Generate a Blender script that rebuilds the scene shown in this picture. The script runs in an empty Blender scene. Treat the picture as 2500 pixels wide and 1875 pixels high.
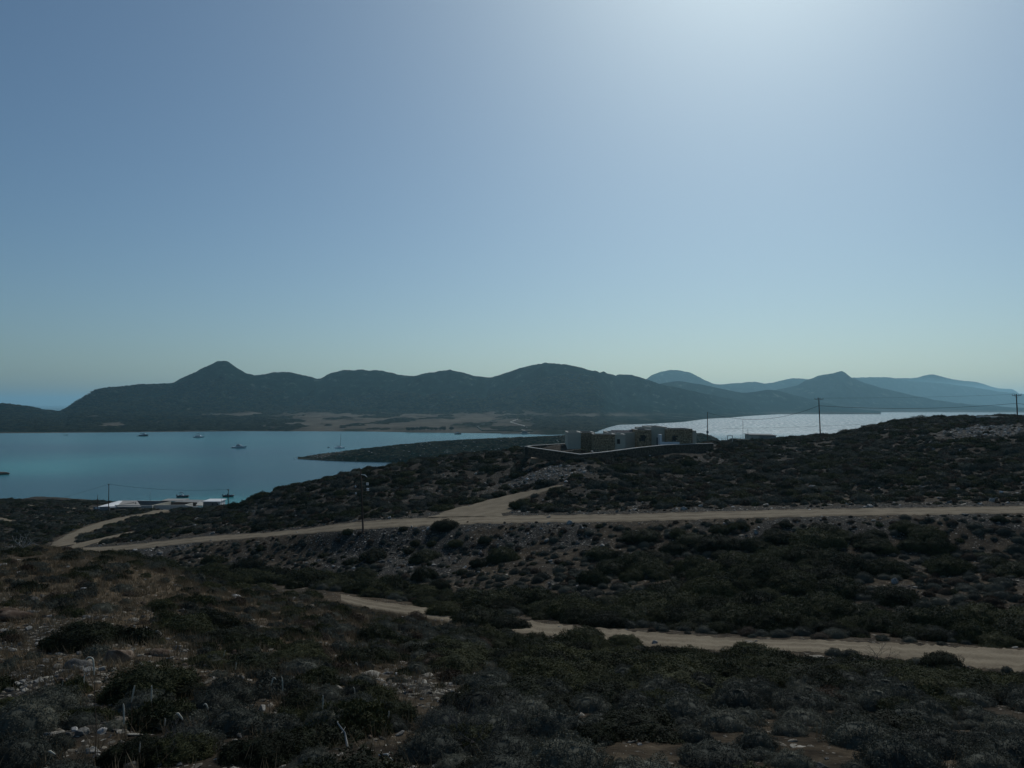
import bpy, math, random
import numpy as np
from mathutils import Vector, Matrix
R = math.radians
rng = np.random.default_rng(7)
random.seed(7)
scn = bpy.context.scene
COL = scn.collection

# ------------------------------------------------------------------ camera
F = 1888.0            # focal length in pixels of the 2500 px wide photograph
HOR = 987.0           # height of the sea horizon in the photograph
PITCH = math.atan((HOR - 937.5) / F)
cam_d = bpy.data.cameras.new('camera'); cam = bpy.data.objects.new('camera', cam_d); COL.objects.link(cam)
cam_d.sensor_width = 36.0; cam_d.lens = 36.0 * F / 2500.0
cam_d.clip_start = 0.1; cam_d.clip_end = 120000
cam.location = (0, 0, 0); cam.rotation_euler = (math.pi / 2 + PITCH, 0, 0)
scn.camera = cam

# ------------------------------------------------------------------ sky and sun
SUN_EL = R(40.0); SUN_AZ = R(18.5)       # azimuth to the right of the view axis
world = bpy.data.worlds.new('World'); scn.world = world; world.use_nodes = True
wn = world.node_tree.nodes; wl = world.node_tree.links
sky = wn.new('ShaderNodeTexSky'); sky.sky_type = 'NISHITA'; sky.sun_disc = False
sky.sun_elevation = SUN_EL; sky.sun_rotation = SUN_AZ
sky.altitude = 60; sky.air_density = 0.9; sky.dust_density = 1.35; sky.ozone_density = 5.0
tint = wn.new('ShaderNodeMix'); tint.data_type = 'RGBA'; tint.blend_type = 'MULTIPLY'; tint.inputs[0].default_value = 1.0
tint.inputs[7].default_value = (1.02, 1.19, 1.14, 1)      # cool white balance of the photograph
wl.new(sky.outputs[0], tint.inputs[6]); wl.new(tint.outputs[2], wn['Background'].inputs[0]); wn['Background'].inputs[1].default_value = 0.10
sun_d = bpy.data.lights.new('sun', 'SUN'); sun_d.energy = 3.4; sun_d.angle = R(0.53); sun_d.color = (1.0, 0.985, 0.945)
sun = bpy.data.objects.new('sun', sun_d); COL.objects.link(sun)
sdir = Vector((math.sin(SUN_AZ) * math.cos(SUN_EL), math.cos(SUN_AZ) * math.cos(SUN_EL), math.sin(SUN_EL)))
sun.rotation_euler = sdir.to_track_quat('Z', 'Y').to_euler()
scn.view_settings.view_transform = 'Standard'; scn.view_settings.look = 'None'
scn.view_settings.exposure = -0.97; scn.view_settings.gamma = 1.0
scn.cycles.use_denoising = True
scn.cycles.max_bounces = 6; scn.cycles.diffuse_bounces = 2; scn.cycles.glossy_bounces = 2
scn.cycles.volume_bounces = 2; scn.cycles.transparent_max_bounces = 8
SEA = -45.0

# ------------------------------------------------------------------ helpers
def tag(o, label=None, cat=None, group=None, kind=None):
    if label: o['label'] = label
    if cat: o['category'] = cat
    if group: o['group'] = group
    if kind: o['kind'] = kind
    return o

def mesh_np(name, V, Fc, mats=None, smooth=False, attrs=None):
    """V (n,3), Fc (m,3|4) numpy arrays"""
    me = bpy.data.meshes.new(name)
    V = np.asarray(V, dtype=np.float32); Fc = np.asarray(Fc, dtype=np.int32)
    k = Fc.shape[1]; m = len(Fc)
    me.vertices.add(len(V)); me.vertices.foreach_set('co', V.ravel())
    me.loops.add(m * k); me.loops.foreach_set('vertex_index', Fc.ravel())
    me.polygons.add(m); me.polygons.foreach_set('loop_start', np.arange(0, m * k, k, dtype=np.int32))
    me.update(calc_edges=True)
    if smooth: me.polygons.foreach_set('use_smooth', np.ones(m, dtype=bool))
    for nm, a in (attrs or {}).items():
        a = np.asarray(a, dtype=np.float32)
        if a.ndim == 1:
            at = me.attributes.new(nm, 'FLOAT', 'POINT'); at.data.foreach_set('value', a)
        else:
            at = me.attributes.new(nm, 'FLOAT_VECTOR', 'POINT'); at.data.foreach_set('vector', a.ravel())
    if mats: me.materials.append(mats)
    return me

def link(name, me, parent=None):
    o = bpy.data.objects.new(name, me); COL.objects.link(o)
    if parent is not None: o.parent = parent
    return o

def empty(name, loc=(0, 0, 0), rz=0.0):
    o = bpy.data.objects.new(name, None); COL.objects.link(o); o.location = loc; o.rotation_euler = (0, 0, rz)
    o.empty_display_size = 0.1
    return o

class MB:
    """collects simple shapes into one mesh"""
    def __init__(s): s.v = []; s.f = []
    def add(s, vs, fs):
        n = len(s.v); s.v += [tuple(v) for v in vs]; s.f += [tuple(i + n for i in f) for f in fs]; return s
    def box(s, x0, x1, y0, y1, z0, z1):
        vs = [(x, y, z) for z in (z0, z1) for x, y in ((x0, y0), (x1, y0), (x1, y1), (x0, y1))]
        return s.add(vs, [(3, 2, 1, 0), (4, 5, 6, 7), (0, 1, 5, 4), (1, 2, 6, 5), (2, 3, 7, 6), (3, 0, 4, 7)])
    def prism(s, poly, z0, z1):
        n = len(poly); vs = [(x, y, z0) for x, y in poly] + [(x, y, z1) for x, y in poly]
        fs = [tuple(range(n - 1, -1, -1)), tuple(range(n, 2 * n))] + [(i, (i + 1) % n, n + (i + 1) % n, n + i) for i in range(n)]
        return s.add(vs, fs)
    def tube(s, pts, rad, seg=6, cap=True):
        pts = [Vector(p) for p in pts]; n = len(pts)
        if not hasattr(rad, '__len__'): rad = [rad] * n
        up = Vector((0, 0, 1)); vs = []; fs = []
        for i, p in enumerate(pts):
            t = (pts[min(i + 1, n - 1)] - pts[max(i - 1, 0)]).normalized()
            a = t.cross(up)
            if a.length < 1e-3: a = Vector((1, 0, 0))
            a.normalize(); b = t.cross(a)
            for k in range(seg):
                th = 2 * math.pi * k / seg
                vs.append(p + (a * math.cos(th) + b * math.sin(th)) * rad[i])
        for i in range(n - 1):
            for k in range(seg):
                k2 = (k + 1) % seg
                fs.append((i * seg + k, i * seg + k2, (i + 1) * seg + k2, (i + 1) * seg + k))
        if cap: fs += [tuple(range(seg)), tuple(range((n - 1) * seg, n * seg))]
        return s.add(vs, fs)
    def build(s, name, mat=None, parent=None, smooth=False, loc=None):
        me = bpy.data.meshes.new(name); me.from_pydata(s.v, [], s.f); me.update()
        if mat: me.materials.append(mat)
        if smooth:
            for p in me.polygons: p.use_smooth = True
        o = link(name, me, parent)
        if loc is not None: o.location = loc
        return o

# 2D value noise
_T = np.random.default_rng(3).random((512, 512)).astype(np.float32)
def vnoise(x, y):
    xi = np.floor(x).astype(int); yi = np.floor(y).astype(int); fx = x - xi; fy = y - yi
    fx = fx * fx * (3 - 2 * fx); fy = fy * fy * (3 - 2 * fy)
    a = _T[xi & 511, yi & 511]; b = _T[(xi + 1) & 511, yi & 511]; c = _T[xi & 511, (yi + 1) & 511]; d = _T[(xi + 1) & 511, (yi + 1) & 511]
    return (a * (1 - fx) + b * fx) * (1 - fy) + (c * (1 - fx) + d * fx) * fy
def fbm(x, y, o=4, g=0.5):
    x = np.asarray(x, float); y = np.asarray(y, float); s = 0; a = 1; t = 0
    for i in range(o):
        s = s + a * (vnoise(x * 2 ** i + 17.3 * i, y * 2 ** i + 5.1 * i) - 0.5); t += a; a *= g
    return s / t * 2      # about -1..1

def pchip(x, y, q):
    """monotone cubic interpolation, 1D x, y; q array"""
    x = np.asarray(x, float); y = np.asarray(y, float); h = np.diff(x); d = np.diff(y) / h
    m = np.zeros(len(x)); m[0] = d[0]; m[-1] = d[-1]
    for i in range(1, len(x) - 1):
        if d[i - 1] * d[i] > 0:
            w1 = 2 * h[i] + h[i - 1]; w2 = h[i] + 2 * h[i - 1]; m[i] = (w1 + w2) / (w1 / d[i - 1] + w2 / d[i])
    q = np.clip(q, x[0], x[-1]); i = np.clip(np.searchsorted(x, q) - 1, 0, len(h) - 1)
    t = (q - x[i]) / h[i]
    return ((2 * t**3 - 3 * t**2 + 1) * y[i] + (t**3 - 2 * t**2 + t) * h[i] * m[i] + (-2 * t**3 + 3 * t**2) * y[i + 1] + (t**3 - t**2) * h[i] * m[i + 1])

def ray(px, py):
    """world direction (with y = 1) of a pixel of the 2500x1875 photograph"""
    a = (px - 1250) / F; b = -(py - 937.5) / F
    y = math.cos(PITCH) - b * math.sin(PITCH); z = math.sin(PITCH) + b * math.cos(PITCH)
    return a / y, z / y
def P(px, py, Y):
    a, b = ray(px, py); return Vector((a * Y, Y, b * Y))

# ------------------------------------------------------------------ materials
def new_mat(name):
    m = bpy.data.materials.new(name); m.use_nodes = True
    n = m.node_tree.nodes; l = m.node_tree.links; b = n['Principled BSDF']
    b.inputs['Specular IOR Level'].default_value = 0.15
    return m, n, l, b
def ramp(n, stops):
    r = n.new('ShaderNodeValToRGB'); cr = r.color_ramp
    while len(cr.elements) < len(stops): cr.elements.new(0.5)
    for e, (p, c) in zip(cr.elements, stops): e.position = p; e.color = (*c, 1)
    return r
def noise_mat(name, stops, scale=3.0, rough=0.85, bump=0.0, bscale=None, detail=6, spec=0.15, metal=0.0, rand=0.0, stretch=None):
    m, n, l, b = new_mat(name)
    tc = n.new('ShaderNodeTexCoord'); nz = n.new('ShaderNodeTexNoise'); nz.inputs['Scale'].default_value = scale; nz.inputs['Detail'].default_value = detail
    src = tc.outputs['Object']
    if stretch:
        mp = n.new('ShaderNodeMapping'); mp.inputs['Scale'].default_value = stretch; l.new(src, mp.inputs[0]); src = mp.outputs[0]
    l.new(src, nz.inputs['Vector'])
    r = ramp(n, stops); fac = nz.outputs['Fac']
    if rand:
        oi = n.new('ShaderNodeObjectInfo'); ma = n.new('ShaderNodeMath'); ma.operation = 'MULTIPLY_ADD'
        l.new(oi.outputs['Random'], ma.inputs[0]); ma.inputs[1].default_value = rand; ma.inputs[2].default_value = -rand / 2
        ad = n.new('ShaderNodeMath'); ad.operation = 'ADD'; l.new(ma.outputs[0], ad.inputs[0]); l.new(fac, ad.inputs[1]); fac = ad.outputs[0]
    l.new(fac, r.inputs[0]); l.new(r.outputs[0], b.inputs['Base Color'])
    b.inputs['Roughness'].default_value = rough; b.inputs['Specular IOR Level'].default_value = spec; b.inputs['Metallic'].default_value = metal
    if bump:
        n2 = n.new('ShaderNodeTexNoise'); n2.inputs['Scale'].default_value = bscale or scale * 4; n2.inputs['Detail'].default_value = 5
        l.new(src, n2.inputs['Vector'])
        bp = n.new('ShaderNodeBump'); bp.inputs['Strength'].default_value = bump; bp.inputs['Distance'].default_value = 0.05
        l.new(n2.outputs['Fac'], bp.inputs['Height']); l.new(bp.outputs[0], b.inputs['Normal'])
    return m
def flat2(c, k=0.8): return [(0.3, tuple(x * k for x in c)), (0.7, c)]

M = {}
M['plaster'] = noise_mat('plaster', flat2((0.50, 0.46, 0.36), 0.88), 1.2, 0.9, 0.1, 8)
M['white'] = noise_mat('white_paint', flat2((0.78, 0.78, 0.76), 0.88), 1.0, 0.7)
M['coping'] = noise_mat('coping', flat2((0.55, 0.52, 0.46), 0.8), 2.0, 0.85)
M['stone_wall'] = noise_mat('stone_wall', [(0.3, (0.18, 0.12, 0.065)), (0.5, (0.38, 0.27, 0.155)), (0.7, (0.60, 0.46, 0.30))], 2.6, 0.95, 0.4, 14)
M['mortar'] = noise_mat('mortar', flat2((0.06, 0.052, 0.04), 0.7), 3, 0.95)
M['garden_stone'] = noise_mat('garden_wall_stone', [(0.3, (0.06, 0.04, 0.027)), (0.5, (0.14, 0.10, 0.065)), (0.7, (0.24, 0.18, 0.12))], 2.6, 0.95, 0.4, 14)
M['flat_rock'] = noise_mat('flat_rock', [(0.25, (0.07, 0.06, 0.045)), (0.5, (0.17, 0.145, 0.11)), (0.8, (0.38, 0.345, 0.285))], 4, 0.9, 0.5, 20, rand=0.6)
M['glass_dark'] = noise_mat('dark_glass', flat2((0.02, 0.025, 0.03), 0.8), 1.0, 0.2, spec=0.5)
M['wood'] = noise_mat('pole_wood', [(0.3, (0.055, 0.035, 0.025)), (0.7, (0.10, 0.065, 0.045))], 3, 0.9, stretch=(6, 6, 0.4))
M['metal'] = noise_mat('grey_metal', flat2((0.18, 0.18, 0.18), 0.8), 3, 0.5, metal=0.3)
M['wire'] = noise_mat('wire', flat2((0.03, 0.03, 0.03), 0.8), 3, 0.6)
M['ceramic'] = noise_mat('insulator', flat2((0.75, 0.75, 0.74), 0.9), 3, 0.3, spec=0.5)
M['concrete'] = noise_mat('concrete', flat2((0.34, 0.32, 0.29), 0.75), 1.5, 0.9)
M['court'] = noise_mat('courtyard', [(0.3, (0.20, 0.14, 0.09)), (0.7, (0.33, 0.27, 0.2))], 0.6, 0.95)
M['hull_white'] = noise_mat('hull_white', flat2((0.8, 0.81, 0.82), 0.92), 1, 0.35, spec=0.5)
M['hull_dark'] = noise_mat('hull_dark', flat2((0.03, 0.035, 0.05), 0.8), 1, 0.5, spec=0.4)
M['hull_green'] = noise_mat('hull_green', flat2((0.07, 0.13, 0.12), 0.8), 1, 0.5, spec=0.4)
M['rubber'] = noise_mat('grey_rubber', flat2((0.12, 0.12, 0.13), 0.8), 1, 0.6)
M['canvas'] = noise_mat('dark_canvas', flat2((0.03, 0.045, 0.07), 0.8), 1, 0.9)
M['solar'] = noise_mat('solar_panel', flat2((0.015, 0.02, 0.03), 0.8), 1, 0.25, spec=0.5)
M['roof_grey'] = noise_mat('roof_grey', flat2((0.25, 0.25, 0.24), 0.8), 0.8, 0.9)
M['white_rock'] = noise_mat('pale_rock', [(0.3, (0.20, 0.19, 0.17)), (0.55, (0.42, 0.40, 0.37)), (0.75, (0.6, 0.58, 0.55))], 4, 0.9, 0.5, 20, rand=0.3)
M['grey_rock'] = noise_mat('grey_rock', [(0.3, (0.10, 0.095, 0.085)), (0.5, (0.2, 0.19, 0.17)), (0.75, (0.36, 0.34, 0.3))], 4, 0.9, 0.6, 18, rand=0.5)
M['brown_rock'] = noise_mat('brown_rock', [(0.3, (0.06, 0.035, 0.022)), (0.5, (0.105, 0.072, 0.05)), (0.75, (0.20, 0.155, 0.115))], 4, 0.95, 0.7, 14, rand=0.3)
M['squill'] = noise_mat('squill_head', flat2((0.58, 0.54, 0.44), 0.75), 20, 0.9)
M['stem'] = noise_mat('dry_stem', flat2((0.14, 0.10, 0.07), 0.7), 10, 0.9)
M['twig'] = noise_mat('dead_twig', [(0.3, (0.05, 0.045, 0.04)), (0.7, (0.13, 0.12, 0.11))], 6, 0.9)
M['bleached'] = noise_mat('bleached_wood', flat2((0.42, 0.41, 0.38), 0.7), 6, 0.9)
M['bark'] = noise_mat('bark', flat2((0.06, 0.045, 0.035), 0.7), 4, 0.95)

def leaf_mat(name, stops, trans=0.12, rand=0.5, scale=2.5):
    m = noise_mat(name, stops, scale, 0.75, rand=rand, detail=3, spec=0.08)
    n = m.node_tree.nodes; l = m.node_tree.links; b = n['Principled BSDF']
    tr = n.new('ShaderNodeBsdfTranslucent'); mx = n.new('ShaderNodeMixShader'); mx.inputs[0].default_value = trans
    l.new(b.inputs['Base Color'].links[0].from_socket, tr.inputs[0])
    l.new(b.outputs[0], mx.inputs[1]); l.new(tr.outputs[0], mx.inputs[2]); l.new(mx.outputs[0], n['Material Output'].inputs[0])
    return m
M['leaf_green'] = leaf_mat('mastic_leaves', [(0.25, (0.014, 0.018, 0.009)), (0.5, (0.032, 0.038, 0.016)), (0.8, (0.075, 0.076, 0.030))])
M['leaf_grey'] = leaf_mat('cushion_twigs', [(0.25, (0.040, 0.043, 0.034)), (0.5, (0.075, 0.080, 0.063)), (0.8, (0.130, 0.128, 0.095))])
M['leaf_brown'] = leaf_mat('dry_cushion', [(0.25, (0.04, 0.028, 0.018)), (0.5, (0.075, 0.052, 0.034)), (0.8, (0.11, 0.085, 0.06))])
M['leaf_olive'] = leaf_mat('tree_leaves', [(0.25, (0.015, 0.022, 0.014)), (0.8, (0.05, 0.065, 0.035))])
M['dry_grass'] = leaf_mat('dry_grass', [(0.25, (0.10, 0.075, 0.045)), (0.5, (0.19, 0.145, 0.09)), (0.8, (0.29, 0.235, 0.155))], scale=0.7, rand=0)

# ground: attributes gravel (0..1 rubble with pale flecks), grass (0..1 dry grass) steer the mix
def ground_mat():
    m, n, l, b = new_mat('maquis_ground')
    geo = n.new('ShaderNodeNewGeometry')
    def noise(sc, det=8, ro=0.6):
        z = n.new('ShaderNodeTexNoise'); z.inputs['Scale'].default_value = sc; z.inputs['Detail'].default_value = det; z.inputs['Roughness'].default_value = ro
        l.new(geo.outputs['Position'], z.inputs['Vector']); return z
    def attr(nm):
        a = n.new('ShaderNodeAttribute'); a.attribute_name = nm; return a.outputs['Fac']
    def mix(f, a, c):
        x = n.new('ShaderNodeMix'); x.data_type = 'RGBA'; l.new(f, x.inputs[0]); l.new(a, x.inputs[6]); l.new(c, x.inputs[7]); return x.outputs[2]
    soil = ramp(n, [(0.34, (0.018, 0.014, 0.010)), (0.5, (0.048, 0.036, 0.023)), (0.66, (0.10, 0.076, 0.050)), (0.76, (0.17, 0.14, 0.10))]); l.new(noise(1.1).outputs[0], soil.inputs[0])
    grav = ramp(n, [(0.36, (0.011, 0.011, 0.010)), (0.5, (0.027, 0.026, 0.023)), (0.62, (0.060, 0.056, 0.05)), (0.72, (0.18, 0.17, 0.155))]); l.new(noise(3.3, 10, 0.75).outputs[0], grav.inputs[0])  # ramp darkened: shade of the road bank is put into the gravel colour
    gr = ramp(n, [(0.3, (0.07, 0.05, 0.03)), (0.7, (0.17, 0.125, 0.078))]); l.new(noise(2.0).outputs[0], gr.inputs[0])
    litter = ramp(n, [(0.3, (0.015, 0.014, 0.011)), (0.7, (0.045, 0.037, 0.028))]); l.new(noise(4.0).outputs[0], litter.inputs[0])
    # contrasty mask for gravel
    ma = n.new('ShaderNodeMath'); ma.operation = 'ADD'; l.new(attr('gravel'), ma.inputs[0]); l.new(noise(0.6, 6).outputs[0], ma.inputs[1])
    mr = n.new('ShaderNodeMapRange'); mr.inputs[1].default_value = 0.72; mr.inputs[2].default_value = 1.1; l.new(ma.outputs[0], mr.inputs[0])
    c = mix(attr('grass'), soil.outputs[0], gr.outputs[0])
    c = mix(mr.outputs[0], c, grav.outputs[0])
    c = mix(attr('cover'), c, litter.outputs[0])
    wv = noise(5.0, 3); vm = n.new('ShaderNodeVectorMath'); vm.operation = 'MULTIPLY_ADD'; l.new(wv.outputs['Color'], vm.inputs[0]); vm.inputs[1].default_value = (0.22, 0.22, 0.22); l.new(geo.outputs['Position'], vm.inputs[2])
    for sc_, th in ((2.6, 0.86), (7.0, 0.78)):       # flat pale stones lying in the soil, too small to build
        v1 = n.new('ShaderNodeTexVoronoi'); v1.inputs['Scale'].default_value = sc_; v1.inputs['Randomness'].default_value = 1.0; l.new(vm.outputs[0], v1.inputs['Vector'])
        sp = n.new('ShaderNodeSeparateColor'); l.new(v1.outputs['Color'], sp.inputs[0])
        g1 = n.new('ShaderNodeMath'); g1.operation = 'MULTIPLY_ADD'; l.new(attr('gravel'), g1.inputs[0]); g1.inputs[1].default_value = 0.35; l.new(sp.outputs[0], g1.inputs[2])
        g2 = n.new('ShaderNodeMath'); g2.operation = 'GREATER_THAN'; l.new(g1.outputs[0], g2.inputs[0]); g2.inputs[1].default_value = th
        g3 = n.new('ShaderNodeMath'); g3.operation = 'LESS_THAN'; l.new(v1.outputs['Distance'], g3.inputs[0]); g3.inputs[1].default_value = 0.30
        g4 = n.new('ShaderNodeMath'); g4.operation = 'MULTIPLY'; l.new(g2.outputs[0], g4.inputs[0]); l.new(g3.outputs[0], g4.inputs[1])
        pc = ramp(n, [(0.0, (0.09, 0.08, 0.065)), (0.6, (0.19, 0.17, 0.14)), (1.0, (0.38, 0.35, 0.3))]); l.new(sp.outputs[1], pc.inputs[0])
        c = mix(g4.outputs[0], c, pc.outputs[0])
    l.new(c, b.inputs['Base Color']); b.inputs['Roughness'].default_value = 0.95; b.inputs['Specular IOR Level'].default_value = 0.05
    vo = n.new('ShaderNodeTexVoronoi'); vo.inputs['Scale'].default_value = 7; l.new(geo.outputs['Position'], vo.inputs['Vector'])
    ad = n.new('ShaderNodeMath'); ad.operation = 'SUBTRACT'; l.new(noise(9, 8, 0.7).outputs[0], ad.inputs[0]); l.new(vo.outputs['Distance'], ad.inputs[1])
    bp = n.new('ShaderNodeBump'); bp.inputs['Strength'].default_value = 0.6; bp.inputs['Distance'].default_value = 0.06
    l.new(ad.outputs[0], bp.inputs['Height']); l.new(bp.outputs[0], b.inputs['Normal'])
    return m
M['ground'] = ground_mat()

def road_mat():
    m, n, l, b = new_mat('dirt_road')
    geo = n.new('ShaderNodeNewGeometry')
    z1 = n.new('ShaderNodeTexNoise'); z1.inputs['Scale'].default_value = 0.5; z1.inputs['Detail'].default_value = 8; l.new(geo.outputs['Position'], z1.inputs['Vector'])
    z2 = n.new('ShaderNodeTexNoise'); z2.inputs['Scale'].default_value = 9; z2.inputs['Detail'].default_value = 6; z2.inputs['Roughness'].default_value = 0.8; l.new(geo.outputs['Position'], z2.inputs['Vector'])
    a = n.new('ShaderNodeAttribute'); a.attribute_name = 'track'
    c1 = ramp(n, [(0.3, (0.145, 0.115, 0.078)), (0.7, (0.24, 0.195, 0.135))]); l.new(z1.outputs[0], c1.inputs[0])
    c2 = ramp(n, [(0.35, (0.45, 0.45, 0.45)), (0.62, (1.25, 1.25, 1.25))]); l.new(z2.outputs[0], c2.inputs[0])
    mm = n.new('ShaderNodeMix'); mm.data_type = 'RGBA'; mm.blend_type = 'MULTIPLY'; mm.inputs[0].default_value = 0.8
    l.new(c1.outputs[0], mm.inputs[6]); l.new(c2.outputs[0], mm.inputs[7])
    m2 = n.new('ShaderNodeMix'); m2.data_type = 'RGBA'; l.new(a.outputs['Fac'], m2.inputs[0]); l.new(mm.outputs[2], m2.inputs[6]); m2.inputs[7].default_value = (0.30, 0.25, 0.175, 1)
    l.new(m2.outputs[2], b.inputs['Base Color']); b.inputs['Roughness'].default_value = 0.95; b.inputs['Specular IOR Level'].default_value = 0.05
    bp = n.new('ShaderNodeBump'); bp.inputs['Strength'].default_value = 0.5; bp.inputs['Distance'].default_value = 0.04
    l.new(z2.outputs[0], bp.inputs['Height']); l.new(bp.outputs[0], b.inputs['Normal'])
    return m
M['road'] = road_mat()

def far_mat(name, s=1.0):
    m, n, l, b = new_mat(name)
    geo = n.new('ShaderNodeNewGeometry')
    def noise(sc, det=8, ro=0.65, st=None):
        z = n.new('ShaderNodeTexNoise'); z.inputs['Scale'].default_value = sc; z.inputs['Detail'].default_value = det; z.inputs['Roughness'].default_value = ro
        src = geo.outputs['Position']
        if st: mp = n.new('ShaderNodeMapping'); mp.inputs['Scale'].default_value = st; l.new(src, mp.inputs[0]); src = mp.outputs[0]
        l.new(src, z.inputs['Vector']); return z
    a = n.new('ShaderNodeAttribute'); a.attribute_name = 'tan'
    sh = ramp(n, [(0.40, (0.002, 0.007, 0.004)), (0.52, (0.005, 0.015, 0.009)), (0.58, (0.012, 0.026, 0.018)), (0.65, (0.075, 0.088, 0.068)), (0.76, (0.19, 0.18, 0.15))]); l.new(noise(0.035 * s, 10, 0.72, (1, 0.5, 1)).outputs[0], sh.inputs[0])
    tn = ramp(n, [(0.36, (0.045, 0.045, 0.03)), (0.44, (0.11, 0.095, 0.075)), (0.6, (0.155, 0.135, 0.105)), (0.8, (0.22, 0.195, 0.16))]); l.new(noise(0.012 * s, 6, 0.6, (1, 0.6, 1)).outputs[0], tn.inputs[0])
    x = n.new('ShaderNodeMix'); x.data_type = 'RGBA'; l.new(a.outputs['Fac'], x.inputs[0]); l.new(sh.outputs[0], x.inputs[6]); l.new(tn.outputs[0], x.inputs[7])
    l.new(x.outputs[2], b.inputs['Base Color']); b.inputs['Roughness'].default_value = 1.0; b.inputs['Specular IOR Level'].default_value = 0.0
    bp = n.new('ShaderNodeBump'); bp.inputs['Strength'].default_value = 1.0; bp.inputs['Distance'].default_value = 9.0
    l.new(noise(0.05 * s, 8, 0.7).outputs[0], bp.inputs['Height']); l.new(bp.outputs[0], b.inputs['Normal'])
    return m
M['far'] = far_mat('far_maquis'); M['head'] = far_mat('headland_scrub', 2.5); M['farther'] = far_mat('distant_hills', 0.5)

def water_mat():
    m, n, l, b = new_mat('sea_water')
    geo = n.new('ShaderNodeNewGeometry'); a = n.new('ShaderNodeAttribute'); a.attribute_name = 'shallow'
    z = n.new('ShaderNodeTexNoise'); z.inputs['Scale'].default_value = 0.008; z.inputs['Detail'].default_value = 4
    mp = n.new('ShaderNodeMapping'); mp.inputs['Scale'].default_value = (0.6, 1.2, 1); l.new(geo.outputs['Position'], mp.inputs[0]); l.new(mp.outputs[0], z.inputs['Vector'])
    dp = ramp(n, [(0.35, (0.0, 0.050, 0.080)), (0.65, (0.0, 0.080, 0.098))]); l.new(z.outputs[0], dp.inputs[0])
    x = n.new('ShaderNodeMix'); x.data_type = 'RGBA'; l.new(a.outputs['Fac'], x.inputs[0]); l.new(dp.outputs[0], x.inputs[6]); x.inputs[7].default_value = (0.02, 0.20, 0.20, 1)
    l.new(x.outputs[2], b.inputs['Base Color']); b.inputs['Roughness'].default_value = 0.22; b.inputs['IOR'].default_value = 1.33; b.inputs['Specular Tint'].default_value = (0.80, 1.0, 1.10, 1); b.inputs['Specular IOR Level'].default_value = 0.34
    # wind ruffled patches are rougher: they carry the glitter
    wr = n.new('ShaderNodeTexNoise'); wr.inputs['Scale'].default_value = 1.0; wr.inputs['Detail'].default_value = 3
    mp = n.new('ShaderNodeMapping'); mp.inputs['Scale'].default_value = (0.24, 0.045, 1); mp.inputs['Rotation'].default_value = (0, 0, SUN_AZ); l.new(geo.outputs['Position'], mp.inputs[0]); l.new(mp.outputs[0], wr.inputs['Vector'])
    mr = n.new('ShaderNodeMapRange'); mr.inputs[1].default_value = 0.44; mr.inputs[2].default_value = 0.60; mr.inputs[3].default_value = -0.24; mr.inputs[4].default_value = 0.26
    l.new(wr.outputs[0], mr.inputs[0]); wa = n.new('ShaderNodeAttribute'); wa.attribute_name = 'wind'
    w1 = n.new('ShaderNodeMath'); w1.operation = 'MULTIPLY_ADD'; l.new(wa.outputs['Fac'], w1.inputs[0]); w1.inputs[1].default_value = 0.35; w1.inputs[2].default_value = 0.22      # open water is rougher than the sheltered bay
    w2 = n.new('ShaderNodeMath'); w2.operation = 'MULTIPLY_ADD'; l.new(mr.outputs[0], w2.inputs[0]); l.new(wa.outputs['Fac'], w2.inputs[1]); l.new(w1.outputs[0], w2.inputs[2])
    l.new(w2.outputs[0], b.inputs['Roughness'])
    w3 = n.new('ShaderNodeMath'); w3.operation = 'MULTIPLY_ADD'; l.new(wa.outputs['Fac'], w3.inputs[0]); w3.inputs[1].default_value = 0.4; w3.inputs[2].default_value = 0.20; l.new(w3.outputs[0], b.inputs['Specular IOR Level'])
    hs = []
    for sc, st, d in ((0.5, (1, 1.6, 1), 0.22), (2.2, (1, 1.3, 1), 0.06)):
        w = n.new('ShaderNodeTexNoise'); w.inputs['Scale'].default_value = sc; w.inputs['Detail'].default_value = 4
        mp = n.new('ShaderNodeMapping'); mp.inputs['Scale'].default_value = st; mp.inputs['Rotation'].default_value = (0, 0, 0.5); l.new(geo.outputs['Position'], mp.inputs[0]); l.new(mp.outputs[0], w.inputs['Vector'])
        bp = n.new('ShaderNodeBump'); bp.inputs['Strength'].default_value = 1.0; bp.inputs['Distance'].default_value = d
        l.new(w.outputs[0], bp.inputs['Height'])
        if hs: l.new(hs[-1].outputs[0], bp.inputs['Normal'])
        hs.append(bp)
    l.new(hs[-1].outputs[0], b.inputs['Normal'])
    return m
M['water'] = water_mat()

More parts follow.
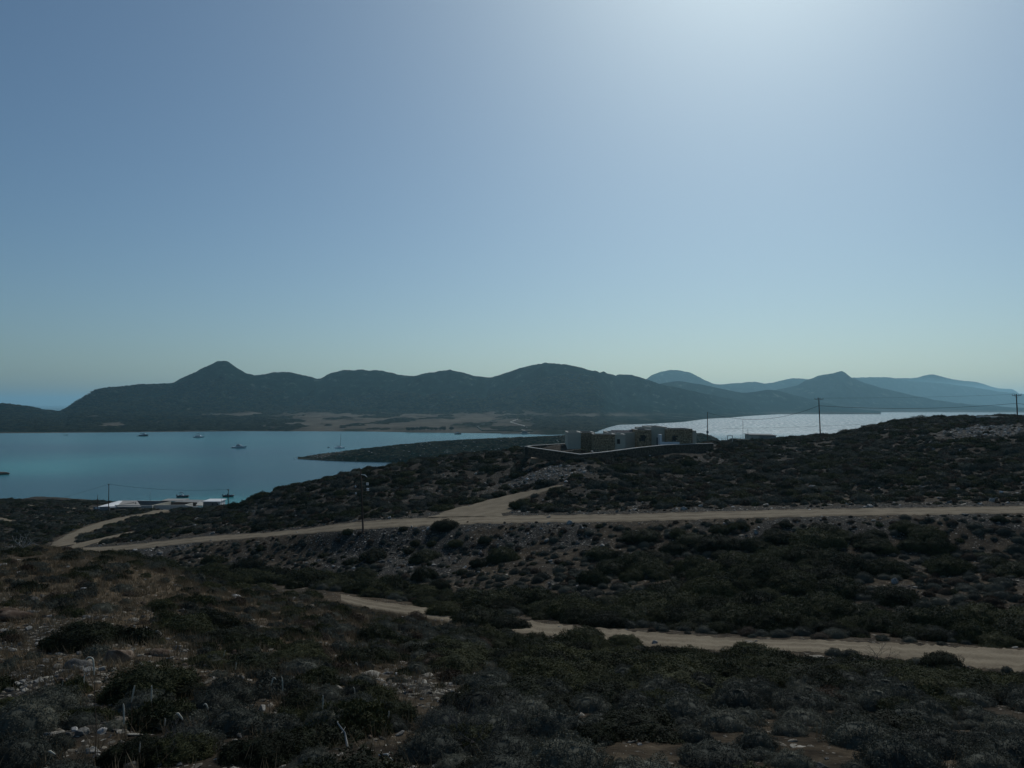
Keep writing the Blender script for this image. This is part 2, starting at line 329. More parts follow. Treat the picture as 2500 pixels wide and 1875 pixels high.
# ------------------------------------------------------------------ near terrain
# profiles: at each column a list of (distance, height in the photograph)
COLS = {
 -900: [(12.5,1905),(26,1590),(52,1330),(72,1350),(77,1348),(100,1365),(135,1360),(158,1340),(164,1333),(210,1270),(300,1200),(340,1210)],
    0: [(12.5,1900),(26,1590),(52,1340),(70,1362),(75,1360),(100,1375),(130,1365),(152,1346),(158,1338),(205,1275),(300,1222),(335,1229)],
  250: [(12.5,1885),(26,1580),(55,1355),(72,1378),(76,1376),(100,1385),(120,1370),(140,1346),(146,1335),(185,1285),(235,1247),(290,1232)],
  500: [(12.5,1880),(26,1590),(52,1416),(72,1432),(76,1427),(95,1424),(115,1380),(131,1323),(137,1310),(170,1272),(205,1246),(240,1250)],
  700: [(12.5,1880),(27,1600),(50,1462),(70,1440),(73.5,1429),(98,1410),(112,1365),(122,1307),(127,1296),(150,1240),(172,1198),(210,1230)],
  900: [(12.5,1880),(27,1620),(46,1505),(60,1484),(64,1464),(90,1412),(104,1350),(112,1291),(119,1272),(145,1205),(172,1150),(210,1190)],
 1200: [(12.5,1880),(27,1640),(42,1552),(50.5,1534),(56.5,1505),(76,1440),(92,1360),(104,1278),(112,1260),(140,1190),(178,1112),(220,1150)],
 1500: [(12.5,1880),(27,1655),(38,1602),(44,1571),(49.5,1537),(62,1490),(84,1370),(98,1274),(104,1256),(138,1160),(178,1108),(230,1130)],
 1800: [(12.5,1880),(26,1665),(35,1640),(41,1588),(46.5,1558),(58,1500),(78,1370),(92,1265),(98,1247),(140,1150),(192,1081),(240,1085)],
 2000: [(12.5,1880),(26,1672),(34,1645),(39.5,1594),(44.5,1564),(56,1500),(76,1370),(89,1261),(95,1243),(138,1140),(200,1068),(250,1075)],
 2240: [(12.5,1880),(26,1680),(32.5,1660),(37,1614),(42.5,1575),(54,1500),(74,1370),(86,1257),(92,1240),(132,1125),(200,1030),(260,1040)],
 2500: [(12.5,1880),(25,1695),(30,1680),(34,1640),(41,1586),(52,1500),(72,1365),(84,1253),(90,1236),(128,1112),(195,1018),(260,1030)],
 3400: [(12.5,1880),(24,1700),(28,1670),(32,1645),(37.5,1600),(49,1500),(68,1360),(80,1245),(86,1227),(120,1080),(190,985),(270,1000)],
}
pxs = sorted(COLS); us = np.array([(p - 1250) / F for p in pxs])
KY = []; KZ = []
for p in pxs:
    ky = [3.0]; kz = [-3.9]
    for Y, y in COLS[p]: ky.append(Y); kz.append(ray(p, y)[1] * Y)
    ky += [ky[-1] + 95, 520]; kz += [-47.5, -60.0]
    KY.append(ky); KZ.append(kz)
KY = np.array(KY); KZ = np.array(KZ); NK = KY.shape[1]
U0, U1, NU = -1.14, 1.14, 760
Y0, Y1, NY = 3.0, 500.0, 900
tu = np.linspace(U0, U1, NU); tl = np.linspace(math.log(Y0), math.log(Y1), NY); tY = np.exp(tl)
kYu = np.stack([np.exp(pchip(us, np.log(KY[:, k]), tu)) for k in range(NK)], 1)
kZu = np.stack([pchip(us, KZ[:, k], tu) for k in range(NK)], 1)
TZ = np.zeros((NU, NY)); TT = np.zeros((NU, NY))
for i in range(NU):
    TZ[i] = pchip(kYu[i], kZu[i], tY); TT[i] = np.interp(tY, kYu[i], np.arange(NK))
def smooth(a, b, x):
    t = np.clip((x - a) / (b - a), 0, 1); return t * t * (3 - 2 * t)
def tab(T, u, Y):
    a = np.clip((np.asarray(u) - U0) / (U1 - U0) * (NU - 1), 0, NU - 1.001); b = np.clip((np.log(np.maximum(Y, Y0)) - tl[0]) / (tl[-1] - tl[0]) * (NY - 1), 0, NY - 1.001)
    i = a.astype(int); j = b.astype(int); fa = a - i; fb = b - j
    return (T[i, j] * (1 - fa) + T[i + 1, j] * fa) * (1 - fb) + (T[i, j + 1] * (1 - fa) + T[i + 1, j + 1] * fa) * fb
def zraw(X, Y):
    X = np.asarray(X, float); Y = np.asarray(Y, float); Yc = np.maximum(Y, 3.0); u = X / Yc
    pxl = u * F + 1250
    bump = 2.0 * np.exp(-((pxl - 1390) / 120) ** 2) * smooth(114, 141, Yc) * (1 - smooth(172, 195, Yc)) + 0.6 * np.exp(-((pxl - 1620) / 110) ** 2) * smooth(140, 158, Yc) * (1 - smooth(172, 195, Yc))
    return tab(TZ, u, Yc) + bump, tab(TT, u, Yc)
# side roads as polylines in the photograph, resolved onto the terrain
def hit(px, py, Ymin=8):
    """first visible ground point for a pixel"""
    a, b = ray(px, py); Ys = np.exp(np.linspace(math.log(Ymin), math.log(480), 3000)); z = zraw(a * Ys, Ys)[0]
    k = np.argmax(z > b * Ys)
    if z[k] <= b * Ys[k]: k = len(Ys) - 1
    return Vector((a * Ys[k], Ys[k], float(z[k])))
SIDE = [  # (points in the photograph, half width at each)
 ([(150,1334),(165,1318),(215,1292),(290,1268),(380,1251),(480,1243)], [3.0,3.0,2.8,3.0,3.4,3.6]),
 ([(165,1341),(215,1325),(270,1312),(325,1299)], [3.0,3.2,2.6,1.4]),
 ([(1130,1262),(1190,1238),(1250,1215),(1300,1204),(1340,1194),(1375,1186)], [7.5,5.5,3.2,2.0,1.2,0.5]),
 ([(-60,1228),(60,1233),(150,1240),(230,1242)], [1.6,1.6,1.6,1.4]),
 ([(-60,1262),(-10,1268),(30,1275)], [3.2,2.6,1.2]),
]
SP = []
for pts, w in SIDE:
    W = [hit(*p, Ymin=90) for p in pts]; n = 14
    xs = np.array([p.x for p in W]); ys = np.array([p.y for p in W]); k = np.arange(len(W)); q = np.linspace(0, len(W) - 1, (len(W) - 1) * n + 1)
    SP.append((pchip(k, xs, q), pchip(k, ys, q), np.interp(q, k, w)))
def side_dist(X, Y):
    """signed distance to the nearest side road edge (negative = on it)"""
    X = np.asarray(X, float); out = np.full(X.shape, 99.0)
    for sx, sy, sw in SP:
        for a, b, w in zip(sx, sy, sw): out = np.minimum(out, np.hypot(X - a, Y - b) - w)
    return out
def noise_amp(X, Y, T, sd):
    m = np.minimum(smooth(0, 0.55, np.abs(T - 4.5) - 0.5), smooth(0, 0.5, np.abs(T - 8.5) - 0.5))
    m = np.minimum(m, smooth(0, 2.5, sd))
    return 0.08 + 0.92 * m
def hgt(X, Y, full=False):
    X = np.asarray(X, float); Y = np.asarray(Y, float)
    z, T = zraw(X, Y); sd = side_dist(X, Y) if X.size < 60000 else _sd_cache
    m = noise_amp(X, Y, T, sd); far = smooth(20, 150, Y)
    d = 0.09 * fbm(X * 0.9, Y * 0.9, 4) + (0.16 + 0.35 * far) * fbm(X * 0.16 + 9, Y * 0.16, 4) + 0.8 * far * fbm(X * 0.045, Y * 0.045 + 7, 3)
    z = z + d * m
    return (z, T, sd, m) if full else z

# terrain mesh
ug = np.concatenate([np.linspace(-1.12, -0.72, 40, endpoint=False), np.linspace(-0.72, 0.72, 620), np.linspace(0.72, 1.12, 41)[1:]])
yg = np.exp(np.linspace(math.log(3.0), math.log(480), 560))
UU, YY = np.meshgrid(ug, yg, indexing='ij'); XX = UU * YY
# side distance on a coarse grid (cheap), then table lookup
cu = np.linspace(-1.14, 1.14, 380); cy = np.exp(np.linspace(math.log(60), math.log(480), 260)); CU, CY = np.meshgrid(cu, cy, indexing='ij')
CS = side_dist(CU * CY, CY)
def sd_fast(X, Y):
    u = np.clip((X / Y - cu[0]) / (cu[-1] - cu[0]) * 379, 0, 378.99); v = np.clip((np.log(Y) - math.log(60)) / (math.log(480) - math.log(60)) * 259, 0, 258.99)
    i = u.astype(int); j = v.astype(int); a = u - i; b = v - j
    s = (CS[i, j] * (1 - a) + CS[i + 1, j] * a) * (1 - b) + (CS[i, j + 1] * (1 - a) + CS[i + 1, j + 1] * a) * b
    return np.where(Y < 60, 99, s)
_sd_cache = sd_fast(XX, YY)
ZZ, TTg, SD, MM = hgt(XX, YY, True)

def zones(X, Y, T, sd):
    """gravel, grass, cover attributes and plant density from ground position"""
    px = X / np.maximum(Y, 3) * F + 1250
    g = 0.0 * X
    n1 = fbm(X * 0.22 + 40, Y * 0.22, 4); n2 = fbm(X * 0.07 + 3, Y * 0.07 + 11, 3)
    # bank under the upper road
    g = np.maximum(g, smooth(7.05, 7.5, T) * (1 - smooth(8.0, 8.2, T)) * (0.2 + 0.8 * smooth(-0.1, 0.3, n1 + n2)) * (1 - 0.35 * smooth(1300, 1800, px)))
    # scree patches on it
    g = np.maximum(g, np.exp(-((px - 960) / 190) ** 2) * smooth(5.9, 6.5, T) * (1 - smooth(8.0, 8.2, T)))
    g = np.maximum(g, 0.5 * smooth(8.98, 9.02, T) * (1 - smooth(9.02, 9.25, T)))
    # rubble below the villa
    vx = (px - 1335) / 120; vy = (T - 9.93) / 0.22
    g = np.maximum(g, 1.3 * np.exp(-(vx ** 2 + vy ** 2)))
    vx = (px - 2410) / 150; vy = (T - 10.45) / 0.22
    g = np.maximum(g, 1.1 * np.exp(-(vx ** 2 + vy ** 2)))
    # stony ground front left
    fl = smooth(900, 100, px) * (1 - smooth(30, 50, Y))
    g = np.maximum(g, fl * 0.55 * smooth(-0.2, 0.35, n1))
    g = np.maximum(g, 0.75 * np.exp(-((px - 90) / 160) ** 2 - ((Y - 20.5) / 3.5) ** 2))
    g = np.maximum(g, 0.8 * np.exp(-((px - 1030) / 90) ** 2 - ((Y - 22) / 2.2) ** 2))
    g = np.maximum(g, 0.5 * smooth(0.05, 0.4, n1) * smooth(5.5, 6.5, T))
    grass = fl * 0 + smooth(1250, 500, px) * (1 - smooth(55, 75, Y)) * smooth(16, 24, Y)
    grass = np.maximum(grass, 0.7 * smooth(150, 190, Y) * smooth(700, 450, px))
    road = np.minimum(np.minimum(np.where(px < 835, 9.0, np.abs(T - 4.5) - 0.5), np.abs(T - 8.5) - 0.5), sd * 0.4)
    return g, grass, road, n1, n2, px
G, GR, RD, N1, N2, PXg = zones(XX, YY, TTg, SD)
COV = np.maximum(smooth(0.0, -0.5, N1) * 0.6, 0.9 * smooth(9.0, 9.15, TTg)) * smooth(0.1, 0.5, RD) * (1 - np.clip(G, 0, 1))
V = np.stack([XX, YY, ZZ], -1).reshape(-1, 3); nu, ny = XX.shape
idx = np.arange(nu * ny).reshape(nu, ny)
Q = np.stack([idx[:-1, :-1], idx[1:, :-1], idx[1:, 1:], idx[:-1, 1:]], -1).reshape(-1, 4)
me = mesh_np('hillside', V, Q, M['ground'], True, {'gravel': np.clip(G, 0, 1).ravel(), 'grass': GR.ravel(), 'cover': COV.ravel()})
terrain = tag(link('hillside', me), kind='structure')
# ground behind and beside the camera
bx = np.concatenate([np.linspace(-420, -42, 60), np.linspace(-40, 40, 161), np.linspace(42, 420, 60)]); by = np.concatenate([np.linspace(-160, -16, 24), np.linspace(-15, 30, 91), np.geomspace(31, 430, 70)])
BX, BY = np.meshgrid(bx, by, indexing='ij'); _sd_keep = _sd_cache; _sd_cache = np.full(BX.shape, 99.0)
bz0, bt0 = zraw(BX, BY); inside = smooth(1.115, 1.09, np.abs(BX) / np.maximum(BY, 0.1)) * smooth(3.1, 4.6, BY)
BZ = np.where(BX.size > 0, hgt(BX, BY), 0) - 1.2 * inside - 0.04 * np.maximum(np.abs(np.minimum(BY, 0)) - 20, 0)
i2 = np.arange(BX.size).reshape(BX.shape)
Q2 = np.stack([i2[:-1, :-1], i2[1:, :-1], i2[1:, 1:], i2[:-1, 1:]], -1).reshape(-1, 4)
o0 = np.zeros(BX.size)
tag(link('hilltop_ground', mesh_np('hilltop_ground', np.stack([BX, BY, BZ], -1).reshape(-1, 3), Q2, M['ground'], True, {'gravel': o0 + .4, 'grass': o0 + .5, 'cover': o0})), kind='structure')

# main roads: sheets on the flat benches of the terrain
def road_strip(name, k, u0, u1, n=420, m=16, off=0.03):
    uq = np.linspace(u0, u1, n); a = np.stack([np.interp(uq, tu, kYu[:, k]), np.interp(uq, tu, kYu[:, k + 1])], 1)
    w = np.linspace(0, 1, m)[None, :]
    edge = 0.16 * fbm(uq * 160 + k, uq * 0 + 3.3, 4)[:, None]; edge2 = 0.16 * fbm(uq * 160 + k, uq * 0 + 8.3, 4)[:, None]
    W = (0.0 + edge) * (1 - w) + (1.0 + edge2) * w
    Yq = a[:, :1] * (1 - W) + a[:, 1:] * W; Xq = uq[:, None] * Yq
    z = hgt(Xq, Yq) + off
    tr = np.exp(-((w - 0.3) / 0.07) ** 2) + np.exp(-((w - 0.68) / 0.07) ** 2)
    tr = tr * (0.6 + 0.4 * fbm(Xq * 0.3, Yq * 0.3, 3)); z = z + 0.03 - 0.045 * tr + 0.02 * fbm(Xq * 1.3, Yq * 1.3, 3)
    z[:, 0] -= 0.05; z[:, -1] -= 0.05
    ii = np.arange(n * m).reshape(n, m)
    q = np.stack([ii[:-1, :-1], ii[1:, :-1], ii[1:, 1:], ii[:-1, 1:]], -1).reshape(-1, 4)
    return tag(link(name, mesh_np(name, np.stack([Xq, Yq, z], -1).reshape(-1, 3), q, M['road'], True, {'track': np.clip(tr, 0, 1).ravel() * 0.7})), kind='structure')
road_strip('dirt_road', 8, (150 - 1250) / F, 1.1)
road_strip('lower_track', 4, (835 - 1250) / F, 1.1)
for (sx, sy, sw), nm in zip(SP, ('shore_road', 'spur_track', 'villa_track', 'shore_path', 'field_path')):
    n = len(sx); m = 9; dx = np.gradient(sx); dy = np.gradient(sy); L = np.hypot(dx, dy); nx = -dy / L; nyv = dx / L
    w = np.linspace(-1, 1, m)[None, :] * sw[:, None] * (1 + 0.25 * fbm(np.arange(n) * 0.31, np.arange(n) * 0 + len(nm), 3)[:, None])
    Xq = sx[:, None] + nx[:, None] * w; Yq = sy[:, None] + nyv[:, None] * w; z = hgt(Xq, Yq) + 0.08
    z[:, 0] -= 0.3; z[:, -1] -= 0.3
    ii = np.arange(n * m).reshape(n, m); q = np.stack([ii[:-1, :-1], ii[1:, :-1], ii[1:, 1:], ii[:-1, 1:]], -1).reshape(-1, 4)
    tag(link(nm, mesh_np(nm, np.stack([Xq, Yq, z], -1).reshape(-1, 3), q, M['road'], True, {'track': np.zeros(Xq.size) + 0.2})), kind='structure')

# ------------------------------------------------------------------ far land
def yz(y, Y, px=1250): return ray(px, y)[1] * Y
def ridge(name, cols, mat, npx=700, nrow=110, namp=10.0, nsc=0.004, tanf=None, px0=None, px1=None):
    """cols: {px: [(Y, z), ...]} knots; builds a height field sheet between them"""
    ps = sorted(cols); uu = np.array([(p - 1250) / F for p in ps]); nk = len(cols[ps[0]])
    q = np.linspace(uu[0], uu[-1], npx)
    ky = np.stack([pchip(uu, [cols[p][k][0] for p in ps], q) for k in range(nk)], 1)
    kz = np.stack([pchip(uu, [cols[p][k][1] for p in ps], q) for k in range(nk)], 1)
    tt = np.linspace(0, nk - 1, nrow)
    Yg = np.stack([pchip(np.arange(nk), ky[i], tt) for i in range(npx)]); Zg = np.stack([pchip(np.arange(nk), kz[i], tt) for i in range(npx)])
    Xg = q[:, None] * Yg
    rel = np.clip((Zg - SEA) / 60.0, 0.0, 1)
    crest = np.exp(-((tt - (nk - 2)) / 0.35) ** 2)[None, :]
    d = fbm(Xg * nsc, Yg * nsc, 6, 0.55) * namp * rel * (1 - 0.8 * crest) + fbm(Xg * nsc * 9, Yg * nsc * 9, 3) * namp * 0.15 * np.clip(rel * 4, 0, 1)
    gul = np.abs(fbm(Xg * nsc * 1.6 + 4, Yg * nsc * 0.5 + 9, 4)) ; d = d - namp * 0.9 * (0.28 - np.minimum(gul, 0.28)) / 0.28 * rel * (1 - crest) * np.clip((Zg - SEA - 25) / 60, 0, 1)
    Zg = Zg + d
    PXq = (q * F + 1250)[:, None] + 0 * Yg
    tan = tanf(PXq, Xg, Yg, Zg, tt[None, :] + 0 * Yg) if tanf else 0 * Yg
    ii = np.arange(npx * nrow).reshape(npx, nrow); fc = np.stack([ii[:-1, :-1], ii[1:, :-1], ii[1:, 1:], ii[:-1, 1:]], -1).reshape(-1, 4)
    o = tag(link(name, mesh_np(name, np.stack([Xg, Yg, Zg], -1).reshape(-1, 3), fc, mat, True, {'tan': tan.ravel()})), kind='structure')
    return o, (Xg, Yg, Zg, tan)

crestC = [(-900,975),(-500,978),(-200,985),(0,989),(60,994),(110,1003),(150,1004),(175,992),(205,973),(250,950),(300,944),(370,938),(420,933),(450,921),(490,901),(505,894),(522,886),(536,882),(547,880.5),(556,882.5),(564,888),(575,896),(588,904),(603,911),(625,917),(690,911),(740,918),(775,925),(810,911),(860,904),(910,905),(960,912),(1000,917),(1050,908),(1095,902),(1130,908),(1170,918),(1195,920),(1230,912),(1290,894),(1330,886),(1380,890),(1440,903),(1500,915),(1535,917),(1580,930),(1640,945),(1700,958),(1780,974),(1850,985),(1930,995),(2000,1002),(2060,1006)]
shoreC = [(-900,1062),(0,1057),(300,1055),(600,1052),(900,1053),(1000,1055),(1250,1058),(1340,1061),(1400,1060),(1450,1055),(1478,1045),(1510,1037),(1600,1034),(1665,1030),(1720,1023),(1787,1019),(1850,1014),(1930,1010),(2000,1006.5),(2060,1005)]
cols = {}
for p in sorted(set([a for a, _ in crestC] + [1340, 1400, 1450, 1478, 1510, 1665, 1720])):
    sy = np.interp(p, *zip(*shoreC)); cy_ = np.interp(p, *zip(*crestC))
    Ys = 45 * F / (sy - HOR) ; s_near = Ys
    Yf = Ys + np.interp(p, [-900, 0, 700, 1300, 1500, 1800, 2060], [500, 600, 950, 950, 700, 500, 60])
    Yc = Yf + np.interp(p, [-900, 100, 200, 500, 1400, 1800, 2060], [300, 300, 500, 800, 900, 500, 60])
    zf = SEA + np.interp(p, [0, 700, 1300, 1600, 1900, 2060], [20, 22, 20, 16, 8, 3])
    zc = yz(cy_, Yc)
    zf = min(zf, SEA + (zc - SEA) * 0.4)
    zm = zf + (zc - zf) * 0.42; Ym = Yf + (Yc - Yf) * 0.5
    cols[p] = [(Ys - 60, SEA - 6), (Ys, SEA + 0.6), ((Ys + Yf) / 2, (SEA + 0.6) * 0.6 + zf * 0.4), (Yf, zf), (Ym, zm), (Yc, zc), (Yc * 1.18, SEA - 20)]
def tanC(px, X, Y, Z, t):
    n = fbm(X * 0.006, Y * 0.004, 4); n2 = fbm(X * 0.02, Y * 0.012, 4)
    low = 1 - smooth(2.9, 3.25, t + 0.15 * n2)
    right = smooth(560, 760, px + 90 * n) * (1 - smooth(1500, 1750, px))
    m = low * right
    m = np.maximum(m, (1 - smooth(0.15, 0.3, np.abs(t - 2.75 - 0.0004 * (px - 500)))) * smooth(480, 505, px) * (1 - smooth(660, 690, px)))
    m = np.maximum(m, (1 - smooth(0.1, 0.25, np.abs(t - 1.75 - 0.3 * n2))) * smooth(210, 260, px) * (1 - smooth(380, 410, px)))
    m = np.maximum(m, (1 - smooth(0.05, 0.2, np.abs(t - 2.55 - 0.3 * n2))) * smooth(150, 190, px) * (1 - smooth(260, 290, px)) * 0.6)
    m = np.maximum(m, 0.7 * (1 - smooth(1.04, 1.12, t)))      # beach
    # scrubby hill right of the bay
    m = m * (1 - 0.85 * smooth(1260, 1330, px + 60 * n) * (1 - smooth(2.6, 2.9, t)))
    m = np.where(px > 1450, np.maximum(m, 0.35 * low * smooth(-0.2, 0.4, n2)), m)
    return np.clip(m, 0, 1)
far_o, FC = ridge('island', cols, M['far'], 1100, 170, 34.0, 0.0035, tanC)

# headland between the bays
hc = {}
for p, yn, yc, Yc, Yf in [(728,1120,1119,650,655),(745,1121,1114.5,655,668),(800,1124,1107,662,700),(850,1126,1101,670,740),(900,1127,1095,680,760),(1000,1129,1084,695,790),(1100,1131,1076,700,800),(1250,1135,1069,700,805),(1400,1138,1063,690,810),(1550,1138,1058,700,840),(1680,1135,1056,710,870),(1725,1125,1061,715,860),(1745,1112,1068,720,800),(1757,1095,1076,725,760),(1770,1088,1088,740,750)]:
    Yn = 45 * F / (yn - HOR); hc[p] = [(Yn - 8, SEA - 3), (Yn, SEA + 0.8), (Yn + 12, SEA + 0.8 + max(0.2, (yz(yc, Yc) - SEA) * 0.35)), ((Yn + Yc) / 2, SEA + (yz(yc, Yc) - SEA) * 0.72), (Yc, yz(yc, Yc)), (Yf, SEA - 3)]
def tanH(px, X, Y, Z, t):
    return np.clip(0.9 * smooth(0.1, 0.5, fbm(X * 0.02, Y * 0.015, 4)) * smooth(1.3, 2.2, t) + 0.6 * (1 - smooth(1.1, 1.5, t)) * smooth(900, 700, px), 0, 1)
head_o, FH = ridge('headland', hc, M['head'], 420, 60, 3.0, 0.02, tanH)

def simple_ridge(name, crest, shore_y, Yc, depth, namp):
    c = {}
    for p, y in crest:
        yc_ = Yc(p); c[p] = [(yc_ - depth, SEA - 5), (yc_ - depth * 0.8, SEA + 6), (yc_ - depth * 0.45, SEA + (yz(y, yc_) - SEA) * 0.35), (yc_, yz(y, yc_)), (yc_ * 1.15, SEA - 20)]
    return ridge(name, c, M['farther'], 420, 60, namp, 0.002, lambda px, X, Y, Z, t: np.clip(0.6 * (1 - smooth(0.9, 1.8, t + 0.3 * fbm(X * 0.003, Y * 0.003, 3))), 0, 1))
simple_ridge('hills', [(1480,975),(1540,955),(1600,940),(1630,933),(1655,931),(1700,936),(1760,948),(1820,958),(1880,952),(1940,965),(2000,980),(2060,993),(2110,1000),(2150,1004)], 0, lambda p: 4300, 900, 20)
simple_ridge('hills', [(1780,985),(1850,962),(1900,951),(1940,944),(1975,927),(2010,916),(2035,912),(2055,907),(2075,919),(2100,930),(2150,946),(2200,959),(2260,972),(2320,982),(2400,990),(2480,995),(2560,998)], 0, lambda p: 5600, 1400, 40)
simple_ridge('hills', [(1500,985),(1550,945),(1575,928),(1600,912),(1625,905),(1650,903),(1680,909),(1720,928),(1750,940),(1800,936),(1840,932),(1870,936),(1940,923),(1980,926),(2080,922),(2160,922),(2230,930),(2300,936),(2390,948),(2440,956),(2500,962),(2600,968),(2800,978),(3200,990)], 0, lambda p: np.interp(p, [1500, 2100, 2500, 3200], [6800, 8200, 9600, 10500]), 1500, 40)
simple_ridge('hills', [(2080,955),(2130,935),(2185,924),(2235,923),(2262,916),(2278,914),(2300,919),(2340,928),(2385,933),(2400,937),(2440,948),(2470,950),(2482,956),(2500,975),(2510,992)], 0, lambda p: 13500, 2200, 30)

# sea: one sheet, attribute shallow near the shores
sx = np.concatenate([np.linspace(-30000, -1100, 30), np.linspace(-1000, 1000, 120), np.linspace(1100, 30000, 30)])
sy = np.concatenate([np.linspace(-3000, 150, 8), np.linspace(180, 1500, 130), np.geomspace(1550, 32000, 50)])
SX, SY = np.meshgrid(sx, sy, indexing='ij'); pxs_ = SX / np.maximum(SY, 50) * F + 1250; ys_ = HOR + 45 * F / np.maximum(SY, 50)
def blob(cx, cy, w, h): return np.exp(-((pxs_ - cx) / w) ** 2 - ((ys_ - cy) / h) ** 2)
inb = (SY > 150) & (SY < 1500)
sh = np.where(inb, 1.0 * blob(590, 1232, 75, 18) + 0.9 * blob(500, 1225, 120, 12) + 0.75 * blob(60, 1140, 260, 22) + 0.5 * blob(330, 1120, 220, 14) + 0.5 * blob(1100, 1062, 300, 10) + 0.3 * blob(450, 1075, 500, 22) + 0.35 * blob(900, 1105, 150, 14), 0)
sh = np.clip(sh * 1.3 + 0.3 * fbm(SX * 0.006, SY * 0.006, 4) * inb, 0, 1)
ii = np.arange(SX.size).reshape(SX.shape); fc = np.stack([ii[:-1, :-1], ii[1:, :-1], ii[1:, 1:], ii[:-1, 1:]], -1).reshape(-1, 4)
tag(link('sea', mesh_np('sea', np.stack([SX, SY, 0 * SX + SEA], -1).reshape(-1, 3), fc, M['water'], False, {'shallow': sh.ravel(), 'wind': (smooth(1380, 1560, pxs_) * smooth(1000, 1400, SY)).ravel()})), kind='structure')

# air
hz = MB().box(-33000, 33000, -4000, 35000, -64, 290).build('haze')
tag(hz, 'pale blue air haze over the bay and hills', None, None, 'stuff')
hm = bpy.data.materials.new('haze'); hm.use_nodes = True; hn = hm.node_tree.nodes; hn.remove(hn['Principled BSDF'])
pv = hn.new('ShaderNodeVolumePrincipled'); pv.inputs['Color'].default_value = (0.48, 0.84, 1.0, 1); pv.inputs['Density'].default_value = 6.8e-5; pv.inputs['Anisotropy'].default_value = 0.5
hm.node_tree.links.new(pv.outputs[0], hn['Material Output'].inputs['Volume']); hz.data.materials.append(hm)
#PART2
# ------------------------------------------------------------------ plant prototypes
def leaf_cloud(r, pts, nrm, ln, wd, spread=0.8, quads=False):
    """small pointed leaves (single triangles) at pts, growing along nrm with scatter"""
    n = len(pts); q = r.normal(0, 1, (n, 3)); q -= (q * nrm).sum(1)[:, None] * nrm; q /= np.linalg.norm(q, axis=1)[:, None] + 1e-9
    d = q * spread + nrm * 0.45 + r.normal(0, 0.3, (n, 3)); d /= np.linalg.norm(d, axis=1)[:, None] + 1e-9   # leaves lean over the surface and face outwards
    a = np.cross(d, nrm + r.normal(0, 0.45, (n, 3))); a /= np.linalg.norm(a, axis=1)[:, None] + 1e-9
    L = ln * r.uniform(0.6, 1.4, (n, 1)); W = wd * r.uniform(0.6, 1.4, (n, 1))
    V = np.stack([pts - a * W * 0.5, pts + a * W * 0.5, pts + d * L], 1).reshape(-1, 3)
    return V, np.arange(n * 3).reshape(-1, 3)
def dome_points(r, n, lumps, fill=0.25):
    """points near the surface of a union of squashed lumps; lumps: (x, y, z, rx, rz)"""
    P_ = []; N_ = []; w = np.array([l[3] ** 2 for l in lumps]); w = w / w.sum(); c = r.choice(len(lumps), n * 2, p=w)
    d = r.normal(0, 1, (n * 2, 3)); d[:, 2] = np.abs(d[:, 2]) * 1.1 - 0.15; d /= np.linalg.norm(d, axis=1)[:, None]
    rad = 1 - fill * r.random(n * 2) ** 2
    L = np.array(lumps)[c]; wob = 1 + 0.16 * np.sin(d[:, 0] * 7 + L[:, 0] * 9) * np.sin(d[:, 1] * 8 + L[:, 1] * 7) + 0.08 * np.sin(d[:, 2] * 15 + d[:, 0] * 11)
    p = L[:, :3] + d * np.stack([L[:, 3], L[:, 3], L[:, 4]], 1) * (rad * wob)[:, None]
    ins = np.zeros(n * 2, bool)
    for x, y, z, rx, rz in lumps:
        q = ((p[:, 0] - x) / rx) ** 2 + ((p[:, 1] - y) / rx) ** 2 + ((p[:, 2] - z) / rz) ** 2
        ins |= q < 0.5
    k = (~ins) & (p[:, 2] > -0.05); return p[k][:n], d[k][:n]
def core_mesh(lumps, s=0.86, seg=9, rg=5):
    """dark twiggy heart under the leaves"""
    V = []; Fc = []
    for x, y, z, rx, rz in lumps:
        b = len(V)
        for j in range(rg + 1):
            ph = (math.pi * 0.5 + 0.25) * j / rg - 0.25
            for i in range(seg):
                th = 2 * math.pi * i / seg; w = s * (1 + 0.12 * math.sin(3 * th + j + x * 5))
                V.append((x + rx * w * math.cos(ph) * math.cos(th), y + rx * w * math.cos(ph) * math.sin(th), z + rz * s * math.sin(ph)))
        for j in range(rg):
            for i in range(seg):
                a = b + j * seg + i; c = b + j * seg + (i + 1) % seg
                Fc += [(a, c, c + seg), (a, c + seg, a + seg)]
    return np.array(V), np.array(Fc)
